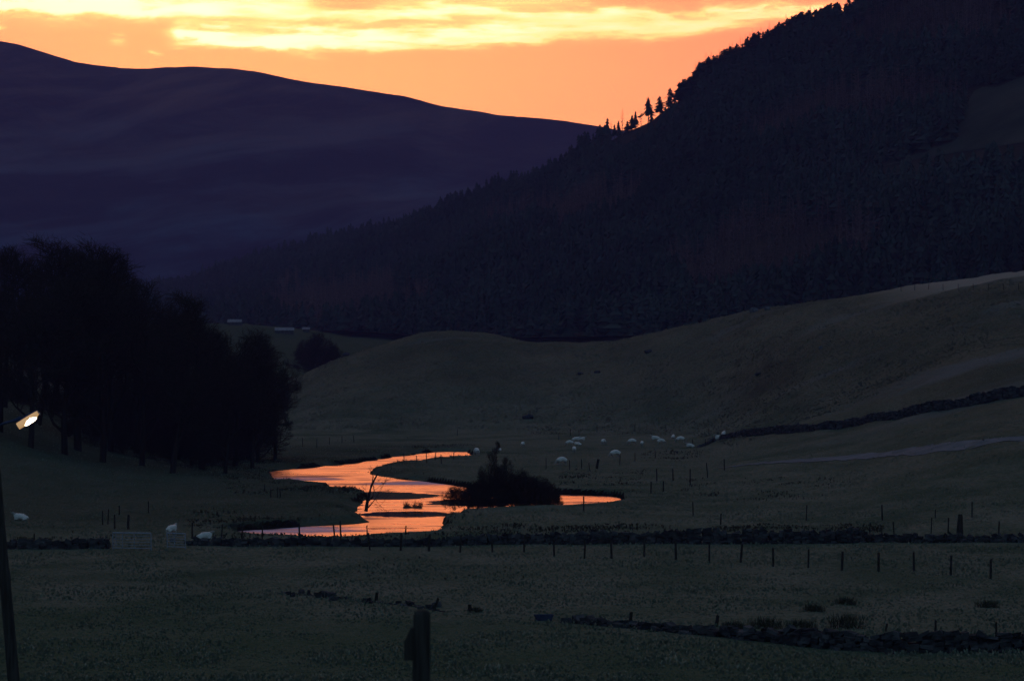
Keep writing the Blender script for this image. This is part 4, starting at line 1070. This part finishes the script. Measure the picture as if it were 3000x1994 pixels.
# ------------------------------------------------------------------ street lamp on a leaning wooden pole
def street_lamp():
    d = 68.0; k = d / F
    def P(px, py, dy=0.0): return Vector(((px - 1500) * k, d + dy, CH + (HOR - py) * k))
    foot = at(62, d)
    r = empty('street_lamp', foot); tag(r, 'lit lamp glowing warm white on a leaning wooden pole at the left edge', 'street lamp')
    L = lambda v: v - foot
    b = MB()
    pts = [(66, 2120), (40, 1994), (28, 1850), (16, 1720), (13, 1690), (10, 1660), (-8, 1440), (-25, 1240), (-34, 1130)]
    rad = [.150, .142, .136, .132, .150, .128, .118, .108, .10]
    b.tube([L(P(*q)) for q in pts], rad, 14); b.build('pole', M['pole'], r, True)
    b = MB(); b.tube([L(P(-24, 1256)), L(P(10, 1240)), L(P(48, 1230)), L(P(62, 1222))], [.03, .03, .035, .04], 8); b.build('arm', M['housing'], r, True)
    # head: axis runs up to the right, the glass bowl hangs beneath and towards the viewer
    A, B = P(50, 1243), P(112, 1205)
    ax = (B - A).normalized(); dn = Vector((.50, -.35, -.79)); dn = (dn - ax * dn.dot(ax)).normalized(); sd = ax.cross(dn)
    Ln = (B - A).length
    def shell(prof, n=14, half=(0, 1), cap=True):
        V, Fc = [], []
        for t, wv, hv in prof:
            for i in range(n + 1):
                a = math.pi * i / n
                V.append(L(A + ax * (t * Ln) + sd * (wv * math.cos(a)) + dn * (hv * math.sin(a))))
        m = n + 1
        for j in range(len(prof) - 1):
            for i in range(n): Fc.append((j * m + i, j * m + i + 1, (j + 1) * m + i + 1, (j + 1) * m + i))
        if cap: Fc.append(tuple(range(m))[::-1]); Fc.append(tuple(range((len(prof) - 1) * m, len(prof) * m)))
        for j in range(len(prof) - 1): Fc.append((j * m, (j + 1) * m, (j + 1) * m + n, j * m + n)) if cap else None
        return V, Fc
    V, Fc = shell([(-.02, .07, -.03), (.1, .09, -.06), (.5, .10, -.075), (.9, .085, -.06), (1.02, .06, -.03)])
    mesh_obj('housing', V, Fc, M['housing'], r, True)
    g, nt, bs = newmat('lamp_bowl_glass')
    bs.inputs['Base Color'].default_value = (.85, .66, .42, 1); bs.inputs['Roughness'].default_value = .35
    bs.inputs['Emission Color'].default_value = (1, .55, .22, 1); bs.inputs['Emission Strength'].default_value = .42
    V, Fc = shell([(.0, .075, .135), (.12, .085, .135), (.5, .095, .13), (.8, .085, .11), (1.0, .062, .055)], cap=False)
    bw = mesh_obj('bowl', V, Fc, g, r, True)
    m = len(V) // 5; V2 = [V[i] for i in list(range(m))]; mesh_obj('bowl_end', V2, [tuple(range(m))], g, bw)
    bg, nt2, b2 = newmat('lamp_light')
    b2.inputs['Base Color'].default_value = (1, .9, .7, 1)
    b2.inputs['Emission Color'].default_value = (1, .84, .60, 1); b2.inputs['Emission Strength'].default_value = 9
    V, Fc = shell([(.26, .02, .137), (.30, .055, .150), (.42, .085, .158), (.62, .085, .152), (.76, .065, .138), (.82, .02, .125)], cap=False)
    mesh_obj('bulb_glow', V, Fc, bg, bw, True)
    b = MB(); q = B + dn * .01
    b.tube([L(q - sd * .07), L(q + dn * .055 - sd * .05), L(q + dn * .055 + sd * .05), L(q + sd * .07)], [.012] * 4, 6); b.build('end_clip', M['galv'], r)
street_lamp()

# ------------------------------------------------------------------ haze in the valley air
hz, nt, bs = newmat('valley_haze'); nt.nodes.remove(bs)
pv = nt.nodes.new('ShaderNodeVolumePrincipled')
pv.inputs['Color'].default_value = (.335, .37, 1.0, 1); pv.inputs['Density'].default_value = .00011
pv.inputs['Anisotropy'].default_value = 0.0
nt.links.new(pv.outputs[0], nt.nodes['Material Output'].inputs['Volume'])
x0, x1, y0, y1, z0, z1 = -6900, 6900, -52, 6800, -3.0, 620
hb = mesh_obj('haze', [(x, y, z) for z in (z0, z1) for x, y in ((x0, y0), (x1, y0), (x1, y1), (x0, y1))],
              [(3, 2, 1, 0), (4, 5, 6, 7), (0, 1, 5, 4), (1, 2, 6, 5), (2, 3, 7, 6), (3, 0, 4, 7)], hz)
tag(hb, 'thin bluish evening haze filling the valley', 'haze', kind='stuff')

# ------------------------------------------------------------------ sky
W = bpy.data.worlds.new('World'); S.world = W; W.use_nodes = True
nt = W.node_tree; nt.nodes.clear(); L = nt.links
SUN_AZ, SUN_EL = math.radians(-3.5), math.radians(.4)
tc = nt.nodes.new('ShaderNodeTexCoord'); sp = nt.nodes.new('ShaderNodeSeparateXYZ'); L.new(tc.outputs['Generated'], sp.inputs[0])
vx, vy, vz = sp.outputs
az = math_(nt, 'ARCTAN2', vx, vy)
el = math_(nt, 'ARCSINE', vz)
PX = math_(nt, 'MULTIPLY_ADD', az, F, 1500.0)          # bearing and height of the sky in tenths of a milliradian
PY = math_(nt, 'MULTIPLY_ADD', el, -F, HOR)
cmb = nt.nodes.new('ShaderNodeCombineXYZ'); L.new(az, cmb.inputs[0]); L.new(el, cmb.inputs[1])
def sky_noise(sx, sy, detail=5, rough=.6, dist=.3, rot=0.0, off=0.0):
    mp = nt.nodes.new('ShaderNodeMapping'); mp.inputs['Scale'].default_value = (sx, sy, 1); mp.inputs['Rotation'].default_value = (0, 0, rot); mp.inputs['Location'].default_value = (off, off, 0)
    L.new(cmb.outputs[0], mp.inputs[0]); return noise(nt, 1.0, mp.outputs[0], detail, rough, dist)
n1 = sky_noise(28, 130, 6, .62, .6); n2 = sky_noise(60, 300, 5, .65, .3, off=3.7); n3 = sky_noise(14, 60, 4, .55, .5, off=8.1)
W1 = math_(nt, 'MULTIPLY_ADD', n1, 110.0, -55.0); W2 = math_(nt, 'MULTIPLY_ADD', n2, 60.0, -30.0)
PYw = math_(nt, 'ADD', PY, math_(nt, 'ADD', W1, W2))
def curve(x, pts, lo, hi, ymin, ymax):
    n = nt.nodes.new('ShaderNodeFloatCurve')
    xx = math_(nt, 'MULTIPLY_ADD', x, 1.0 / (hi - lo), -lo / (hi - lo), True)
    L.new(xx, n.inputs['Value']); c = n.mapping.curves[0]
    P = [((a - lo) / (hi - lo), (b - ymin) / (ymax - ymin)) for a, b in pts]
    while len(c.points) < len(P): c.points.new(.5, .5)
    for q, (a, b) in zip(c.points, P): q.location = (a, b); q.handle_type = 'AUTO_CLAMPED'
    n.mapping.update()
    return math_(nt, 'MULTIPLY_ADD', n.outputs[0], ymax - ymin, ymin)
def band(center, inten, Wd, kd, ku):
    c = curve(PX, center, -200, 2700, -200, 300); I = curve(PX, inten, -200, 2700, 0, 1.3)
    t = math_(nt, 'DIVIDE', math_(nt, 'SUBTRACT', PYw, c), Wd)
    tt = math_(nt, 'MAXIMUM', math_(nt, 'MULTIPLY', t, kd), math_(nt, 'MULTIPLY', t, -ku))
    return math_(nt, 'MULTIPLY', math_(nt, 'EXPONENT', math_(nt, 'MULTIPLY', math_(nt, 'MULTIPLY', tt, tt), -1.0)), I)
bands = [
 band([(-200, 46), (0, 45), (500, 45), (850, 30), (1200, 20), (2700, 0)], [(-200, 1.05), (450, 1.05), (530, .8), (680, .6), (850, .5), (1000, .05), (1200, 0), (2700, 0)], 28, 1.5, .8),
 band([(-200, -25), (2700, -25)], [(-200, .62), (700, .62), (880, .35), (960, .08), (1150, .2), (1300, .4), (1600, .38), (1750, .12), (2100, .02), (2700, 0)], 80, 1, 1),
 band([(-200, 112), (480, 114), (650, 120), (900, 132), (1050, 128), (1300, 116), (1500, 106), (1700, 98), (1900, 86), (2050, 72), (2300, 58), (2700, 40)], [(-200, 0), (460, 0), (530, .95), (650, 1.1), (950, 1.15), (1200, .95), (1500, .75), (1700, .6), (1900, .55), (2100, .6), (2250, .5), (2700, .3)], 30, 1.5, .85),
 band([(-200, 60), (800, 62), (1000, 54), (1200, 42), (1400, 42), (1600, 58), (2000, 50), (2700, 40)], [(-200, 0), (650, 0), (800, .5), (1000, .7), (1300, .6), (1500, .55), (1700, .5), (1900, .35), (2100, .2), (2400, .15), (2700, 0)], 20, 1.2, 1.0),
 band([(-200, 95), (20, 98), (100, 110), (330, 130), (360, 128), (460, 162), (520, 170), (2700, 170)], [(-200, .4), (0, .5), (30, .1), (60, 0), (320, 0), (350, .3), (385, 0), (430, .0), (455, .42), (490, 0), (2700, 0)], 9, 1.0, 1.0),
]
cl = bands[0]
for b in bands[1:]: cl = math_(nt, 'ADD', cl, b)
n4 = sky_noise(22, 420, 5, .65, .4, off=1.3, rot=-.03)
cl = math_(nt, 'MULTIPLY', cl, math_(nt, 'MULTIPLY', math_(nt, 'MULTIPLY_ADD', n2, 1.5, .25), math_(nt, 'MULTIPLY_ADD', n4, 1.6, .2)))
# more broken cloud higher up, above the picture
hi_ = math_(nt, 'MULTIPLY', math_(nt, 'SMOOTH_MIN', 1.0, math_(nt, 'MULTIPLY_ADD', el, 11.0, -1.45, True), .1), math_(nt, 'MULTIPLY_ADD', el, -2.6, 1.35, True))
hc = math_(nt, 'MULTIPLY', hi_, math_(nt, 'MULTIPLY_ADD', n3, 3.2, -1.35, True))
cl = math_(nt, 'ADD', cl, math_(nt, 'MULTIPLY', hc, .8))
cl = math_(nt, 'MINIMUM', cl, 1.25)
GLOW = [(0.0, (2.9, 1.18, .33)), (.05, (2.9, 1.18, .33)), (.075, (2.9, 1.07, .30)), (.10, (3.0, .94, .265)), (.135, (3.0, .70, .21)), (.17, (8.5, 2.2, .48)), (.25, (9.0, 2.25, .48)), (.34, (2.2, .80, .50)), (.46, (.95, .68, .80)), (.64, (.16, .20, .30)), (1.0, (.084, .155, .235))]
elr = math_(nt, 'MULTIPLY', el, 1 / 1.0, None, True)
west = ramp(nt, elr, GLOW)
east = ramp(nt, elr, [(0, (.070, .130, .190)), (.25, (.090, .160, .230)), (.6, (.092, .170, .250)), (1, (.084, .155, .235))])
# warmer and redder to the right, yellower to the left
redder = math_(nt, 'MULTIPLY_ADD', az, 3.6, .50, True)
west = mixc(nt, math_(nt, 'MULTIPLY', redder, .9), west, mixc(nt, 1.0, west, (1.0, .64, .74), 'MULTIPLY'))
wf = math_(nt, 'MULTIPLY_ADD', math_(nt, 'COSINE', math_(nt, 'SUBTRACT', az, SUN_AZ)), 1.35, -.35, True)
wf = math_(nt, 'POWER', wf, 18.0)
base = mixc(nt, wf, east, west)
gap = math_(nt, 'MULTIPLY', math_(nt, 'MULTIPLY_ADD', PYw, -.008, .9, True), math_(nt, 'MULTIPLY_ADD', n3, 3.0, -1.1, True))
base = mixc(nt, math_(nt, 'MULTIPLY', gap, math_(nt, 'MULTIPLY', wf, .7)), base, (2.6, .50, .20))
c1 = mixc(nt, math_(nt, 'MULTIPLY', math_(nt, 'MULTIPLY', cl, 1.9, None, True), wf), base, (4.0, 1.5, .44))
c2 = mixc(nt, math_(nt, 'MULTIPLY', math_(nt, 'MULTIPLY_ADD', cl, 1.55, -.72, True), wf), c1, (4.6, 1.95, 1.25))
# below the horizon: dark ground tone
c3 = mixc(nt, math_(nt, 'MULTIPLY_ADD', el, -30.0, 0.0, True), c2, (.02, .02, .025))
bg1 = nt.nodes.new('ShaderNodeBackground'); L.new(c3, bg1.inputs[0]); bg1.inputs[1].default_value = 1.0
sky = nt.nodes.new('ShaderNodeTexSky'); sky.sky_type = 'NISHITA'; sky.sun_disc = False
sky.sun_elevation = SUN_EL; sky.sun_rotation = SUN_AZ; sky.altitude = 200
bg2 = nt.nodes.new('ShaderNodeBackground'); L.new(sky.outputs[0], bg2.inputs[0]); bg2.inputs[1].default_value = .015
ad = nt.nodes.new('ShaderNodeAddShader'); L.new(bg1.outputs[0], ad.inputs[0]); L.new(bg2.outputs[0], ad.inputs[1])
ow = nt.nodes.new('ShaderNodeOutputWorld'); L.new(ad.outputs[0], ow.inputs[0])
W.cycles.sampling_method = 'MANUAL'; W.cycles.sample_map_resolution = 2048

sl = bpy.data.lights.new('low_sun', 'SUN'); sl.energy = .5; sl.angle = math.radians(.5); sl.color = (1, .55, .28)
so = bpy.data.objects.new('low_sun', sl); link(so); so.rotation_euler = (-(math.pi / 2 - SUN_EL), 0, -SUN_AZ); so.location = (-200, 3000, 800)

# ------------------------------------------------------------------ camera and render settings
cam = bpy.data.cameras.new('camera'); co = bpy.data.objects.new('camera', cam); link(co)
co.location = (0, 0, CH); co.rotation_euler = (math.pi / 2, 0, 0)
cam.sensor_width = 36; cam.lens = 36 * F / 3000; cam.shift_y = (HOR - 997) / 3000
cam.clip_start = .5; cam.clip_end = 20000
cam.dof.use_dof = True; cam.dof.focus_distance = 320; cam.dof.aperture_fstop = 4.0
S.camera = co
S.view_settings.view_transform = 'Standard'; S.view_settings.look = 'None'
S.view_settings.exposure = 0; S.view_settings.gamma = 1
S.render.engine = 'CYCLES'
S.cycles.use_denoising = True
S.cycles.max_bounces = 6; S.cycles.diffuse_bounces = 2; S.cycles.glossy_bounces = 3; S.cycles.volume_bounces = 0
S.cycles.transparent_max_bounces = 8
S.cycles.sample_clamp_indirect = 4
